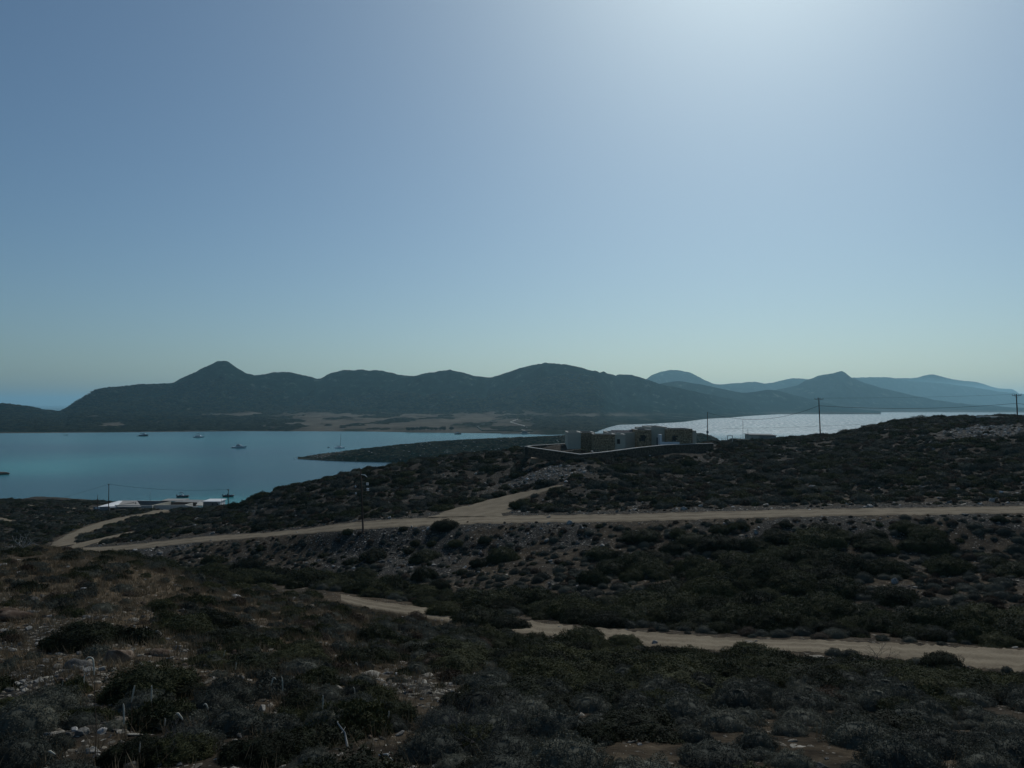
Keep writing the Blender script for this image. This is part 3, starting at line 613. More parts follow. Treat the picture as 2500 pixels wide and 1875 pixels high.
def shrub_mesh(name, seed, kind, mat):
    r = np.random.default_rng(seed)
    if kind == 'cushion':       # radius about 0.5 m, height about 0.45 m
        lumps = [(0, 0, 0.02, 0.46, 0.40)] + [(r.uniform(-.25, .25), r.uniform(-.2, .2), 0.0, r.uniform(.2, .3), r.uniform(.2, .33)) for _ in range(3)]
        p, d = dome_points(r, 11000, lumps, 0.14); V, Fc = leaf_cloud(r, p, d, 0.032, 0.012, 0.8)
    elif kind == 'small':
        lumps = [(0, 0, 0.0, 0.45, 0.42), (r.uniform(-.2, .2), r.uniform(-.2, .2), 0, .3, .3)]
        p, d = dome_points(r, 1100, lumps, 0.3); V, Fc = leaf_cloud(r, p, d, 0.11, 0.035, 0.7)
    elif kind == 'mastic':      # radius about 1 m, height about 0.9 m, small leaves
        lumps = [(0, 0, 0.05, 0.75, 0.72)] + [(r.uniform(-.65, .65), r.uniform(-.5, .5), r.uniform(0, .25), r.uniform(.25, .45), r.uniform(.25, .5)) for _ in range(9)]
        p, d = dome_points(r, 14000, lumps, 0.22); V, Fc = leaf_cloud(r, p, d, 0.055, 0.026, 0.9)
    elif kind == 'low':         # spreading mat, radius 1 m, height .4
        lumps = [(0, 0, 0.0, 0.8, 0.34)] + [(r.uniform(-.7, .7), r.uniform(-.55, .55), 0, r.uniform(.2, .4), r.uniform(.18, .42)) for _ in range(9)]
        p, d = dome_points(r, 5000, lumps, 0.3); V, Fc = leaf_cloud(r, p, d, 0.085, 0.035, 0.9)
    # twigs poking out of the outline
    m_ = {'cushion': 60, 'mastic': 260, 'low': 90, 'small': 30}[kind]; p2, d2 = dome_points(r, m_, lumps, 0.1); d2 = d2 + np.array([0, 0, 0.7]) + r.normal(0, .35, d2.shape); d2 /= np.linalg.norm(d2, axis=1)[:, None]
    a2 = np.cross(d2, r.normal(0, 1, d2.shape)); a2 /= np.linalg.norm(a2, axis=1)[:, None] + 1e-9; L2 = r.uniform(.05, .16, (len(p2), 1)) * (1 if kind != 'mastic' else 1.3)
    V2_ = np.stack([p2 - a2 * .006, p2 + a2 * .006, p2 + d2 * L2], 1).reshape(-1, 3); V = np.concatenate([V, V2_]); Fc = np.arange(len(V)).reshape(-1, 3)
    cv, cf = core_mesh(lumps, 0.84 if kind != 'cushion' else 0.9)
    V2 = np.concatenate([V, cv]); F2 = np.concatenate([Fc, cf + len(V)])
    return mesh_np(name, V2, F2, mat)
PROTO = {
 'cushion': [shrub_mesh('cushion', 10 + i, 'cushion', M['leaf_grey'] if i < 5 else M['leaf_brown']) for i in range(6)],
 'mastic': [shrub_mesh('mastic', 30 + i, 'mastic', M['leaf_green']) for i in range(5)],
 'low': [shrub_mesh('low', 50 + i, 'low', M['leaf_green'] if i < 3 else M['leaf_grey']) for i in range(5)],
 'small': [shrub_mesh('small', 70 + i, 'small', [M['leaf_grey'], M['leaf_grey'], M['leaf_green'], M['leaf_brown']][i % 4]) for i in range(4)],
}
def rock_mesh(name, seed, mat, flat=0.5, n=1):
    """angular broken stone, about 1 m across, base near z = 0"""
    r = np.random.default_rng(seed); ico = []
    t = (1 + 5 ** .5) / 2
    vs = [(-1, t, 0), (1, t, 0), (-1, -t, 0), (1, -t, 0), (0, -1, t), (0, 1, t), (0, -1, -t), (0, 1, -t), (t, 0, -1), (t, 0, 1), (-t, 0, -1), (-t, 0, 1)]
    fs = [(0,11,5),(0,5,1),(0,1,7),(0,7,10),(0,10,11),(1,5,9),(5,11,4),(11,10,2),(10,7,6),(7,1,8),(3,9,4),(3,4,2),(3,2,6),(3,6,8),(3,8,9),(4,9,5),(2,4,11),(6,2,10),(8,6,7),(9,8,1)]
    V = [np.array(v, float) / np.linalg.norm(v) for v in vs]
    for _ in range(n):
        m = {}; nf = []
        def mid(a, b):
            k = (min(a, b), max(a, b))
            if k not in m: p = V[a] + V[b]; V.append(p / np.linalg.norm(p)); m[k] = len(V) - 1
            return m[k]
        for a, b, c in fs: ab, bc, ca = mid(a, b), mid(b, c), mid(c, a); nf += [(a, ab, ca), (b, bc, ab), (c, ca, bc), (ab, bc, ca)]
        fs = nf
    V = np.array(V)
    # cut with random planes: flat broken facets
    for _ in range(9):
        nn = r.normal(0, 1, 3); nn /= np.linalg.norm(nn); dd = r.uniform(0.45, 0.8); s = V @ nn - dd; V = V - np.maximum(s, 0)[:, None] * nn
    V *= np.array([0.62, 0.62 * r.uniform(0.55, 0.9), 0.55 * flat]); V += r.normal(0, 0.012, V.shape); V[:, 2] += 0.12 * flat
    return mesh_np(name, V, np.array(fs), mat)
ROCKS = {'pale': [rock_mesh('rock', 100 + i, M['white_rock'], 0.6, 2) for i in range(4)], 'grey': [rock_mesh('rock', 110 + i, M['grey_rock'], 0.7, 2) for i in range(4)],
         'brown': [rock_mesh('rock', 120 + i, M['brown_rock'], 0.8, 2) for i in range(3)], 'slab': [rock_mesh('rock', 130 + i, M['flat_rock'], 0.2, 1) for i in range(3)]}

def place(name, me, X, Y, s, rz, sz=1.0, sink=0.03, tilt=0.0, sy=1.0):
    o = link(name, me); z = float(hgt(np.array([X]), np.array([Y]))[0]) - sink * s
    o.location = (X, Y, z); o.scale = (s, s * sy, s * sz); o.rotation_euler = (random.uniform(-tilt, tilt), random.uniform(-tilt, tilt), rz); return o

# visibility of ground points from the viewpoint, for choosing which plants are built one by one
slope_run = np.maximum.accumulate(ZZ / YY, axis=1)
def visible(X, Y, z, h):
    Y = np.maximum(Y, 3.0); u = X / Y; i = np.clip(np.searchsorted(ug, u), 0, len(ug) - 1); j = np.clip(np.searchsorted(yg, Y * 0.985) - 1, 0, len(yg) - 1)
    return ((z + h) / Y > slope_run[i, j]) & (np.abs(u) < 0.665) & ((z + h) / Y > -0.48)

# ------------------------------------------------------------------ scatter
def sample_area(n, Ya, Yb, ua=-0.9, ub=0.9, p=1.0):
    Y = (rng.random(n) * (Yb ** (1 + p) - Ya ** (1 + p)) + Ya ** (1 + p)) ** (1 / (1 + p)); u = rng.uniform(ua, ub, n); return u * Y, Y
def scatter(kind, n, Ya, Yb, smin, smax, dens, p=1.0, pw=1.6):
    X, Y = sample_area(n, Ya, Yb, p=p); z, T = zraw(X, Y); sd = sd_fast(X, Y)
    g, grass, road, n1, n2, px = zones(X, Y, T, sd)
    s = smin + (smax - smin) * rng.random(n) ** pw
    d = dens(X, Y, T, g, grass, n1, n2, px)
    keep = (rng.random(n) < d) & (road * 6 > s * 0.45) & (z > SEA + 1.2)
    # keep the villa plot and the shore houses free
    keep &= ~((px > 1300) & (px < 1720) & (Y > 156) & (Y < 200)); keep &= ~((px > 222) & (px < 550) & (Y > 231) & (Y < 285))
    X, Y, s, T = X[keep], Y[keep], s[keep], T[keep]; z = hgt(X, Y)
    px = X / Y * F + 1250; top = HOR - (z + s * (0.42 if kind in ('cushion', 'small') else 0.62)) / Y * F
    e4 = np.interp(px, pxs, [COLS[p][3][1] for p in pxs]); e8 = np.interp(px, pxs, [COLS[p][7][1] for p in pxs])
    free = rng.random(len(X)) < 0.06
    ok = np.where((T < 4) & (px > 760), top > e4 - 3, True) & np.where((T > 5) & (T < 8), top > e8 - 1, True) | free
    X, Y, z, s = X[ok], Y[ok], z[ok], s[ok]
    if kind == 'cushion':            # domes stand beside each other, not inside each other
        o = np.argsort(-s); X, Y, z, s = X[o], Y[o], z[o], s[o]; cell = {}; kp = []
        for i in range(len(X)):
            cx, cy = int(X[i] // 2), int(Y[i] // 2); bad = False
            for a_ in (-1, 0, 1):
                for b_ in (-1, 0, 1):
                    for j in cell.get((cx + a_, cy + b_), ()):
                        if (X[i] - X[j]) ** 2 + (Y[i] - Y[j]) ** 2 < (0.40 * (s[i] + s[j])) ** 2: bad = True; break
                    if bad: break
                if bad: break
            if not bad: cell.setdefault((cx, cy), []).append(i); kp.append(i)
        X, Y, z, s = X[kp], Y[kp], z[kp], s[kp]
    return X, Y, z, s
J = lambda x: 1 - np.clip(x, 0, 1)
Rt = lambda px: smooth(700, 1500, px)       # right hand side is denser
POP = []   # (kind, X, Y, z, s)
# cushions on the near slope
POP.append(('cushion', *scatter('cushion', 14000, 3.5, 40, 0.5, 1.45, lambda X, Y, T, g, gr, n1, n2, px: (0.035 + 0.62 * Rt(px) + 0.10 * (1 - smooth(14, 20, Y))) * (1 - 0.9 * np.clip(g, 0, 1)) * (1 - 0.7 * gr) * (0.35 + 0.8 * smooth(-.3, .2, n1)))))
POP.append(('cushion', *scatter('cushion', 4500, 34, 85, 0.6, 1.8, lambda X, Y, T, g, gr, n1, n2, px: (0.15 + 0.4 * Rt(px)) * (1 - 0.85 * np.clip(g, 0, 1)) * (1 - 0.8 * gr) * smooth(-.5, .1, n1 + .1) * (1 - smooth(3.3, 3.5, T) * (1 - smooth(5.0, 5.05, T))))))
# mastic on the near slope and by the lower track
POP.append(('mastic', *scatter('mastic', 1200, 4, 36, 0.55, 1.35, lambda X, Y, T, g, gr, n1, n2, px: (0.08 + 0.3 * smooth(.1, .4, n2)) * (1 - .6 * gr) * (1 - np.clip(g, 0, 1)))))
POP.append(('mastic', *scatter('mastic', 5200, 19, 44, 0.7, 1.7, lambda X, Y, T, g, gr, n1, n2, px: 0.55 * smooth(1000, 1400, px) * smooth(1.7, 2.2, T) * (1 - smooth(3.7, 3.85, T)), pw=1.0)))
POP.append(('low', *scatter('low', 1700, 14, 62, 0.3, 1.0, lambda X, Y, T, g, gr, n1, n2, px: 0.8 * smooth(1300, 700, px))))
# valley and bank
vd = lambda X, Y, T, g, gr, n1, n2, px: smooth(4.9, 5.1, T) * (1 - smooth(7.95, 8.0, T)) * (0.07 + 0.93 * smooth(-.06, .12, n2 + .13 - .06 * Rt(px) - 0.32 * smooth(6.6, 7.6, T) * (1 - .6 * smooth(1100, 1600, px)))) * (1 - 0.85 * np.clip(g, 0, 1))
POP.append(('mastic', *scatter('mastic', 3800, 42, 132, 0.9, 2.8, vd)))
POP.append(('cushion', *scatter('cushion', 7000, 42, 132, 0.5, 1.4, lambda X, Y, T, g, gr, n1, n2, px: smooth(4.9, 5.1, T) * (1 - smooth(7.95, 8.0, T)) * 0.75 * (1 - 0.6 * np.clip(g, 0, 1)))))
POP.append(('mastic', *scatter('mastic', 700, 55, 125, 0.7, 1.3, lambda X, Y, T, g, gr, n1, n2, px: smooth(3.0, 3.3, T) * (1 - smooth(5.2, 5.5, T)) * smooth(1100, 800, px))))
# behind and beside the viewpoint
XB = rng.uniform(-26, 26, 900); YB = rng.uniform(-14, 12, 900); kb = (YB < 3.5) | (np.abs(XB) / np.maximum(YB, .1) > .9); kb &= np.hypot(XB, YB) > 1.5; XB, YB = XB[kb], YB[kb]
POP.append(('cushion', XB, YB, hgt(XB, YB), rng.uniform(.5, 1.3, len(XB))))
# hill beyond the upper road
hd = lambda X, Y, T, g, gr, n1, n2, px: smooth(9.02, 9.1, T) * (1 - smooth(11.6 + 2 * (px < 420), 11.9 + 2 * (px < 420), T)) * (0.4 + 0.6 * smooth(-.35, .05, n1 + .25 * n2)) * (1 - 0.97 * np.clip(g * 1.3, 0, 1)) * (1 - 0.45 * gr)
POP.append(('low', *scatter('low', 16000, 84, 345, 0.7, 2.3, hd)))
POP.append(('mastic', *scatter('mastic', 2300, 84, 345, 0.7, 2.0, lambda *a: hd(*a) * smooth(-.05, .3, a[6]) * (1 - (a[7] > 1720) * smooth(10.5, 10.75, a[2])))))
POP.append(('small', *scatter('small', 60000, 84, 345, 0.7, 1.8, lambda X, Y, T, g, gr, n1, n2, px: smooth(9.0, 9.1, T) * (1 - smooth(11.4 + 2 * (px < 420), 11.7 + 2 * (px < 420), T)) * 0.85 * (1 - 0.9 * np.clip(g * 1.2, 0, 1)))))
POP.append(('small', *scatter('small', 14000, 20, 132, 0.35, 1.0, lambda X, Y, T, g, gr, n1, n2, px: 0.45 * (1 - 0.6 * np.clip(g, 0, 1)) * (1 - smooth(3.6, 3.8, T) * (1 - smooth(5.0, 5.02, T))))))

# crest bushes that stand out against water, placed as the photograph has them: (px, py of base, width px, height px)
HERO = [  # kind, px, py base, width px, label
 ('mastic', 960, 1140, 46, 'rounded dark shrub standing alone on the crest against the bay'),
 ('mastic', 2250, 1032, 78, 'broad dark shrub on the skyline between the two crossarm poles'),
 ('mastic', 2125, 1050, 66, 'rounded dark shrub on the skyline just right of the pole with insulators'),
 ('mastic', 2065, 1059, 48, 'smaller dark shrub on the skyline right beside the crossarm pole base'),
 ('mastic', 1165, 1522, 150, 'dark spreading shrub covering the lower track between its two left bare stretches'),
 ('mastic', 1235, 1532, 120, 'dark shrub right of the widest one on the lower track'),
 ('mastic', 1085, 1500, 110, 'dark shrub left of the widest one on the lower track'),
 ('mastic', 1040, 1478, 70, 'small dark shrub where the left track stretch ends'),
 ('mastic', 1430, 1560, 120, 'dark bush in front of the second gap of the lower track'),
 ('mastic', 1530, 1575, 90, 'dark bush at the left end of the long right track stretch'),
 ('mastic', 1480, 1528, 130, 'tall dark shrub interrupting the lower track below the bank'),
 ('mastic', 1090, 1290, 75, 'dark rounded bush at the edge of the upper road opposite the junction'),
 ('mastic', 985, 1292, 30, 'small dark bush at the road edge right of the telephone pole'),
 ('mastic', 850, 1300, 40, 'low dark bush at the road edge left of the telephone pole'),
 ('mastic', 200, 1575, 190, 'wide dark green shrub above the brown boulder on the left'),
 ('mastic', 350, 1700, 260, 'large dark green shrub below the grey boulder on the left'),
 ('cushion', 60, 1790, 190, 'large grey cushion shrub at the bottom left corner, upper one'),
 ('cushion', 40, 1868, 200, 'grey cushion shrub cut by the bottom left corner of the view'),
 ('cushion', 120, 1740, 180, 'broad grey cushion shrub left of the tallest squill stalk'),
 ('mastic', 640, 1850, 200, 'dark green leafy shrub at the bottom, right of the curved squill stalks'),
 ('mastic', 440, 1840, 190, 'dark green shrub around the curled squill stalks at the bottom'),
 ('cushion', 550, 1720, 150, 'rounded grey cushion shrub right of the large green shrub'),
 ('cushion', 800, 1790, 130, 'grey dome shrub beside the pale leaning stick'),
 ('mastic', 960, 1760, 150, 'leafy green shrub below the white flat stones near the middle'),
 ('cushion', 1060, 1850, 190, 'large grey cushion shrub at the bottom edge left of the bare bush'),
 ('mastic', 1360, 1600, 150, 'dark green bush just below the lower track, left of the bare patch'),
 ('mastic', 1480, 1680, 170, 'dark green bush with the pale branch lying at its right'),
 ('mastic', 1930, 1680, 120, 'green shrub standing above the rounded grey cushions on the right'),
 ('cushion', 2080, 1735, 75, 'clean rounded grey dome shrub beside the small rubble patch on the right'),
 ('mastic', 2320, 1745, 130, 'very dark rounded shrub with a pale yellowish bush behind it'),
 ('mastic', 2250, 1690, 190, 'dark green thicket bush right below the lower track'),
 ('mastic', 1880, 1672, 170, 'dark green bush hiding the near edge of the lower track'),
 ('mastic', 2440, 1725, 170, 'dark green bush at the right edge just below the track end'),
 ('cushion', 1910, 1720, 90, 'elongated grey cushion shrub left of the clean grey dome'),
 ('cushion', 2400, 1820, 130, 'dark grey dome shrub in the lower right corner'),
 ('cushion', 1850, 1830, 110, 'grey dome shrub above the small flat stone at the bottom right'),
 ('cushion', 1930, 1800, 100, 'dark grey dome shrub right of the small flat stone'),
]
BOULD = [  # kind, px, py base, width px, height factor, label, cat
 ('pale', 575, 1458, 40, .75, 'white rounded boulder alone on the near slope below the valley'),
 ('pale', 355, 1535, 26, .8, 'small bright white rock on the left slope'),
 ('grey', 190, 1632, 54, 1.1, 'grey boulder on the stony ground left of the big brown boulder'),
 ('grey', 222, 1638, 34, .7, 'low grey rock leaning against the grey boulder'),
 ('brown', 285, 1612, 86, .9, 'big brown boulder under the wide dark green shrub'),
 ('brown', 383, 1604, 50, .55, 'flat brown rock right of the big brown boulder'),
 ('brown', 35, 1512, 84, .5, 'long brown rock ledge at the left edge'),
 ('brown', 12, 1500, 60, .5, 'upper brown ledge stone at the left edge'),
 ('grey', 8, 1552, 26, 1, 'grey stone cut by the left edge under the brown ledge'),
 ('slab', 327, 1513, 24, 1.4, 'flat pale stone just above the small white rock'),
 ('grey', 213, 1510, 20, .8, 'small grey stone left of the flat pale stone'),
 ('brown', 347, 1473, 16, .8, 'small orange brown stone beside a dwarf bush'),
 ('pale', 426, 1568, 15, 1, 'small cubic pale stone right of the wide green shrub'),
 ('grey', 48, 1580, 18, 1.2, 'pointed grey stone on the stony ground at the left'),
 ('grey', 110, 1618, 30, .6, 'tan flat rock left of the grey boulder'),
 ('slab', 760, 1481, 24, 1.5, 'flat pale stone below the start of the lower track'),
 ('pale', 354, 1412, 9, 1, 'tiny white stone high on the left slope'),
 ('pale', 425, 1426, 11, 1, 'small white stone left of the white rounded boulder'),
 ('slab', 905, 1648, 42, 2.2, 'thick pale slab with a dark side left of the stone patch'),
 ('slab', 975, 1692, 30, 1.3, 'flat white stone at the front of the stone patch'),
 ('slab', 1005, 1678, 26, 1.3, 'flat white stone in the middle of the stone patch'),
 ('slab', 1045, 1650, 30, 1.8, 'grey white stone at the back of the stone patch'),
 ('slab', 1075, 1690, 36, 1, 'wide flat white stone at the right end of the stone patch'),
 ('slab', 965, 1686, 26, 1.5, 'tilted flat stone left in the stone patch'),
 ('pale', 1214, 1584, 14, .8, 'small white stone above the dark bush in the middle'),
 ('slab', 1198, 1592, 28, 1.2, 'narrow white slab beside the small white stone'),
 ('pale', 1398, 1609, 14, .9, 'white stone right beside the brown stony mound'),
 ('slab', 1142, 1640, 22, 1.2, 'pale flat stone above the bare dead bush'),
 ('slab', 1045, 1740, 24, 1.2, 'flat whitish stone left of the dead bush'),
 ('pale', 1073, 1720, 16, .6, 'small pale stone above the flat whitish stone'),
 ('slab', 1322, 1757, 28, 1.2, 'flat pale stone right of the dead bush'),
 ('slab', 1357, 1757, 18, 1.2, 'small flat pale stone next to a larger one'),
 ('pale', 1562, 1833, 18, .8, 'white lumpy stone near the bottom in the middle right'),
 ('grey', 945, 1872, 44, .6, 'grey brown slab at the bottom edge'),
 ('grey', 978, 1800, 26, .8, 'grey stone half hidden under a green shrub'),
 ('slab', 1935, 1817, 22, 1.3, 'pale flat stone between dark domes at the bottom right'),
 ('slab', 1980, 1829, 16, 1.3, 'second pale flat stone between dark domes at the bottom right'),
 ('slab', 2120, 1752, 20, 1.4, 'grey slab in the rubble patch at the right'),
 ('slab', 2056, 1341, 26, 1.5, 'white slab lying on the bank under the upper road'),
 ('slab', 1811, 1303, 16, 1.3, 'white stone just under the upper road'),
 ('slab', 1843, 1290, 12, 1.5, 'small white stone at the lower road edge'),
 ('grey', 2183, 1422, 28, 1, 'grey boulder among dark shrubs above the lower track on the right'),
 ('pale', 1683, 1378, 9, 1, 'white stone on the valley slope in the middle right'),
 ('slab', 388, 1345, 12, 1.4, 'white flat stone just below the upper road on the left'),
 ('slab', 628, 1323, 14, 1, 'white stones below the upper road edge'),
 ('pale', 1560, 1180, 8, 1, 'small white stone on the hill right of the villa track'),
 ('pale', 2030, 1610, 24, .7, 'chalky rock exposed under the lower track edge'),
 ('slab', 1985, 1606, 50, 1.2, 'pale slab ledge under the near edge of the lower track'),
 ('pale', 2085, 1615, 30, 1.0, 'whitish streaked rock under the lower track edge'),
]
CLEAR = []      # keep the view of stones free of plants
for kd, px, py, w, hf, lab in BOULD:
    q = hit(px, py); CLEAR.append((q.x, q.y, w / F * q.y * .5))
w = hit(2296, 1684); o = place('flowering_shrub', shrub_mesh('flowering_shrub', 91, 'mastic', leaf_mat('yellow_leaves', [(0.25, (0.10, 0.10, 0.02)), (0.8, (0.22, 0.20, 0.05))])), w.x, w.y, 70 / F * w.y / 1.9, 1.0, .8, .05)
tag(o, 'yellowish green leafy bush behind the very dark rounded shrub on the right', 'shrub')
n_ind = {'cushion': 0, 'mastic': 0}
GROUPN = {'cushion': 'grey cushion shrubs', 'mastic': 'dark green mastic shrubs'}
NAMEN = {'cushion': 'cushion_shrub', 'mastic': 'mastic_shrub'}
hero_xy = []
for k, (kind, px, py, wpx, lab) in enumerate(HERO):
    w = hit(px, py); size = wpx / F * w.y / (1.0 if kind == 'cushion' else 1.9)
    o = place(NAMEN[kind], PROTO[kind][k % len(PROTO[kind]) if kind == 'mastic' else k % 5], w.x, w.y, size, random.uniform(0, 6.28), random.uniform(.8, 1.0) * (0.75 if kind == 'mastic' else 1), 0.06)
    tag(o, lab, 'shrub', GROUPN[kind]); n_ind[kind] += 1; hero_xy.append((w.x, w.y, size))
# individuals: those that show largest
LAND = [('white rounded boulder', 575, 1449), ('small white rock', 355, 1529), ('grey boulder', 190, 1618), ('big brown boulder', 285, 1605), ('flat brown rock', 385, 1598), ('long brown ledge', 35, 1510),
 ('dead bare bush', 1170, 1800), ('white stone patch', 985, 1690), ('thick pale slab', 905, 1645), ('telephone pole foot', 887, 1290), ('white slab on the bank', 2056, 1339), ('rubble patch at the right', 2110, 1752),
 ('leaning pale stick', 849, 1810), ('tallest squill stalk', 231, 1800), ('thick bent squill stalk', 457, 1800), ('squill curled in the corner', 148, 1865), ('thin squill pair', 680, 1740), ('upright thin squill', 788, 1760),
 ('stone at the bottom edge', 945, 1868), ('lumpy white stone', 1562, 1833), ('pair of flat pale stones', 1955, 1822), ('bleached bush on the crest', 50, 1338), ('start of the lower track', 720, 1450), ('long track stretch', 960, 1480),
 ('short middle track stretch', 1345, 1520), ('track bend ledge', 2040, 1605), ('grey boulder in the valley', 2183, 1420), ('long lying branch', 1640, 1675), ('curved pale branch', 1310, 1671), ('track at the right edge', 2440, 1600),
 ('clean grey dome shrub', 2080, 1730), ('very dark rounded shrub', 2320, 1740), ('road junction', 1150, 1265), ('white stone under the road', 1811, 1300), ('hut', 517, 1235), ('bottom right corner', 2480, 1860), ('bottom middle edge', 1350, 1865),
 ('small hooked squill', 1500, 1690), ('white stones on the dark mound', 1398, 1605), ('flat stones by the dead bush', 1340, 1757), ('bottom edge right of centre', 1750, 1865), ('grey scree', 960, 1360), ('left edge of the view', 5, 1700), ('flat brown slab at the left crest', 120, 1400),
 ('tall bush over the track gap', 1480, 1520), ('elongated grey dome', 1910, 1715), ('wide shrub on the track', 1165, 1515), ('bush at the lower right edge', 2440, 1715), ('bush with the lying branch', 1480, 1670), ('green shrub over the domes', 1930, 1665), ('right end of the road', 2440, 1245), ('dark valley centre', 1400, 1440), ('dark valley right end', 2400, 1450), ('bank above the middle', 1500, 1330), ('bank at the right', 2300, 1320)]
label_used = {}
def unique_label(base, px, py):
    d = sorted((math.hypot(px - a, (py - c) * 1.6), nm, a, c) for nm, a, c in LAND)
    for rank in range(3):
        dist, nm, a, c = d[rank]; dx = px - a; dy = (py - c) * 1.6
        side = ('right of' if dx > 0 else 'left of') if abs(dx) > abs(dy) else ('below' if dy > 0 else 'above')
        far_ = 'just ' if dist < 60 else '' if dist < 140 else 'well '
        lab = f'{base} {far_}{side} the {nm}'
        if lab not in label_used: label_used[lab] = 1; return lab
    for i1, i2 in ((0, 1), (0, 2), (1, 2), (0, 3), (1, 3), (2, 3)):
        lab = f'{base} between the {d[i1][1]} and the {d[i2][1]}'
        if len(lab.split()) <= 16 and lab not in label_used: label_used[lab] = 1; return lab
    return None
def zone_text(X, Y, T, px):
    if T < 2.75 and px < 850: return 'on the grassy left slope'
    if T < 2.75 and px < 1650: return 'on the near middle slope'
    if T < 3.9: return 'below the lower track'
    if T < 5.05: return 'beside the lower track'
    if T < 7.0: return 'in the dark valley'
    if T < 8.1: return 'on the stony bank'
    return 'above the upper road'
rest = {k: [] for k in PROTO}
cand = {'cushion': [], 'mastic': []}
for kind, X, Y, z, s in POP:
    if z is None: z = hgt(X, Y)
    # clear round the named plants
    ok = np.ones(len(X), bool)
    for hx, hy, hs in hero_xy: ok &= np.hypot(X - hx, Y - hy) > hs * 0.45
    for hx, hy, hw in CLEAR:
        rr = s * (.9 if kind in ('mastic', 'low') else .45); ok &= ~((np.abs(X - hx) < hw + rr) & (Y - hy > -rr - 1.3) & (Y - hy < hw + .3))
    X, Y, z, s = X[ok], Y[ok], z[ok], s[ok]
    if kind in cand:
        vis = visible(X, Y, z, s * 0.35)
        for i in range(len(X)): cand[kind].append((s[i] * (1.9 if kind == 'mastic' else 1.0) / Y[i] if vis[i] and Y[i] > 4 else 0, X[i], Y[i], z[i], s[i]))
    else: rest[kind].append(np.stack([X, Y, z, s], 1))
lm_used = set()
for kind, lst in cand.items():
    lst.sort(key=lambda t: -t[0]); lim = 300 - n_ind[kind]
    for i, (ang, X, Y, z, s) in enumerate(lst[:lim]):
        if ang <= 0: lim = i; break
        me = PROTO[kind][random.randrange(len(PROTO[kind]))] if kind == 'mastic' or random.random() < .06 else PROTO[kind][random.randrange(5)]; T = float(zraw(np.array([X]), np.array([Y]))[1][0]); px = X / Y * F + 1250
        o = link(NAMEN[kind], me); o.location = (X, Y, z - 0.06 * s); o.rotation_euler = (0, 0, random.uniform(0, 6.28))
        szf = random.uniform(0.65, 1.05) if kind == 'cushion' else random.uniform(0.5, 0.75) if T < 2.6 else random.uniform(0.65, 0.95); o.scale = (s * random.uniform(.9, 1.15), s * random.uniform(.85, 1.1), s * szf)
        brown = kind == 'cushion' and me is PROTO['cushion'][5]
        wid = s / Y * F * (1.0 if kind == 'cushion' else 1.9); tall = szf > (0.95 if kind == 'cushion' else 0.85)
        base = ('large ' if wid > 110 else 'small ' if wid < 60 else '') + ('tall ' if tall else 'low ') + ('brown dry cushion shrub' if brown else 'grey cushion shrub' if kind == 'cushion' else 'dark green shrub')
        py = HOR - z / Y * F; lab = unique_label(base, px, py); grp = GROUPN[kind]
        if lab is None: lab = base + ' ' + zone_text(X, Y, T, px); grp = lab.replace('shrub', 'shrubs')
        tag(o, lab, 'shrub', grp)
    rest[kind].append(np.array([t[1:] for t in lst[lim:]]))

# ------------------------------------------------------------------ instanced cover
def gn_scatter(name, sources, pts, scl, rot, idx, label):
    """one object whose geometry nodes put the source meshes on its points"""
    me = mesh_np(name, pts, np.zeros((0, 3), int) if False else np.empty((0, 3), int), None, False, {'scl': scl, 'rot': rot, 'pick': idx})
    o = tag(link(name, me), label, None, None, 'stuff')
    ng = bpy.data.node_groups.new(name + '_nodes', 'GeometryNodeTree')
    ng.interface.new_socket('Geometry', in_out='INPUT', socket_type='NodeSocketGeometry'); ng.interface.new_socket('Geometry', in_out='OUTPUT', socket_type='NodeSocketGeometry')
    n = ng.nodes; l = ng.links; gi = n.new('NodeGroupInput'); go = n.new('NodeGroupOutput')
    jo = n.new('GeometryNodeJoinGeometry')
    for s in reversed(sources):
        oi = n.new('GeometryNodeObjectInfo'); oi.transform_space = 'ORIGINAL'; oi.inputs['Object'].default_value = s; oi.inputs['As Instance'].default_value = True
        l.new(oi.outputs['Geometry'], jo.inputs[0])
    ip = n.new('GeometryNodeInstanceOnPoints'); ip.inputs['Pick Instance'].default_value = True
    def na(nm, ty):
        a = n.new('GeometryNodeInputNamedAttribute'); a.data_type = ty; a.inputs['Name'].default_value = nm; return a
    r_ = na('rot', 'FLOAT_VECTOR'); e = n.new('FunctionNodeEulerToRotation'); l.new(r_.outputs[0], e.inputs[0])
    pk = na('pick', 'FLOAT'); sc_ = na('scl', 'FLOAT_VECTOR')
    l.new(gi.outputs[0], ip.inputs['Points']); l.new(jo.outputs[0], ip.inputs['Instance']); l.new(pk.outputs[0], ip.inputs['Instance Index'])
    l.new(e.outputs[0], ip.inputs['Rotation']); l.new(sc_.outputs[0], ip.inputs['Scale']); l.new(ip.outputs[0], go.inputs[0])
    md = o.modifiers.new('scatter', 'NODES'); md.node_group = ng
    return o
def first_with(me_list):
    out = []
    for me in me_list:
        out.append(next(o for o in COL.objects if o.type == 'MESH' and o.data is me))
    return out
def fill(name, kind, arr, label, sz=(0.7, 1.1), sink=0.05):
    a = np.concatenate([x for x in arr if len(x)]); n = len(a); r = rng
    s = a[:, 3:4]; scl = np.concatenate([s * r.uniform(.85, 1.2, (n, 1)), s * r.uniform(.85, 1.2, (n, 1)), s * r.uniform(*sz, (n, 1))], 1)
    rot = np.zeros((n, 3)); rot[:, 2] = r.uniform(0, 6.28, n); p = a[:, :3].copy(); p[:, 2] -= sink * a[:, 3]
    src = first_with(PROTO[kind]); gn_scatter(name, src, p, scl, rot, r.integers(0, len(src), n).astype(float), label)
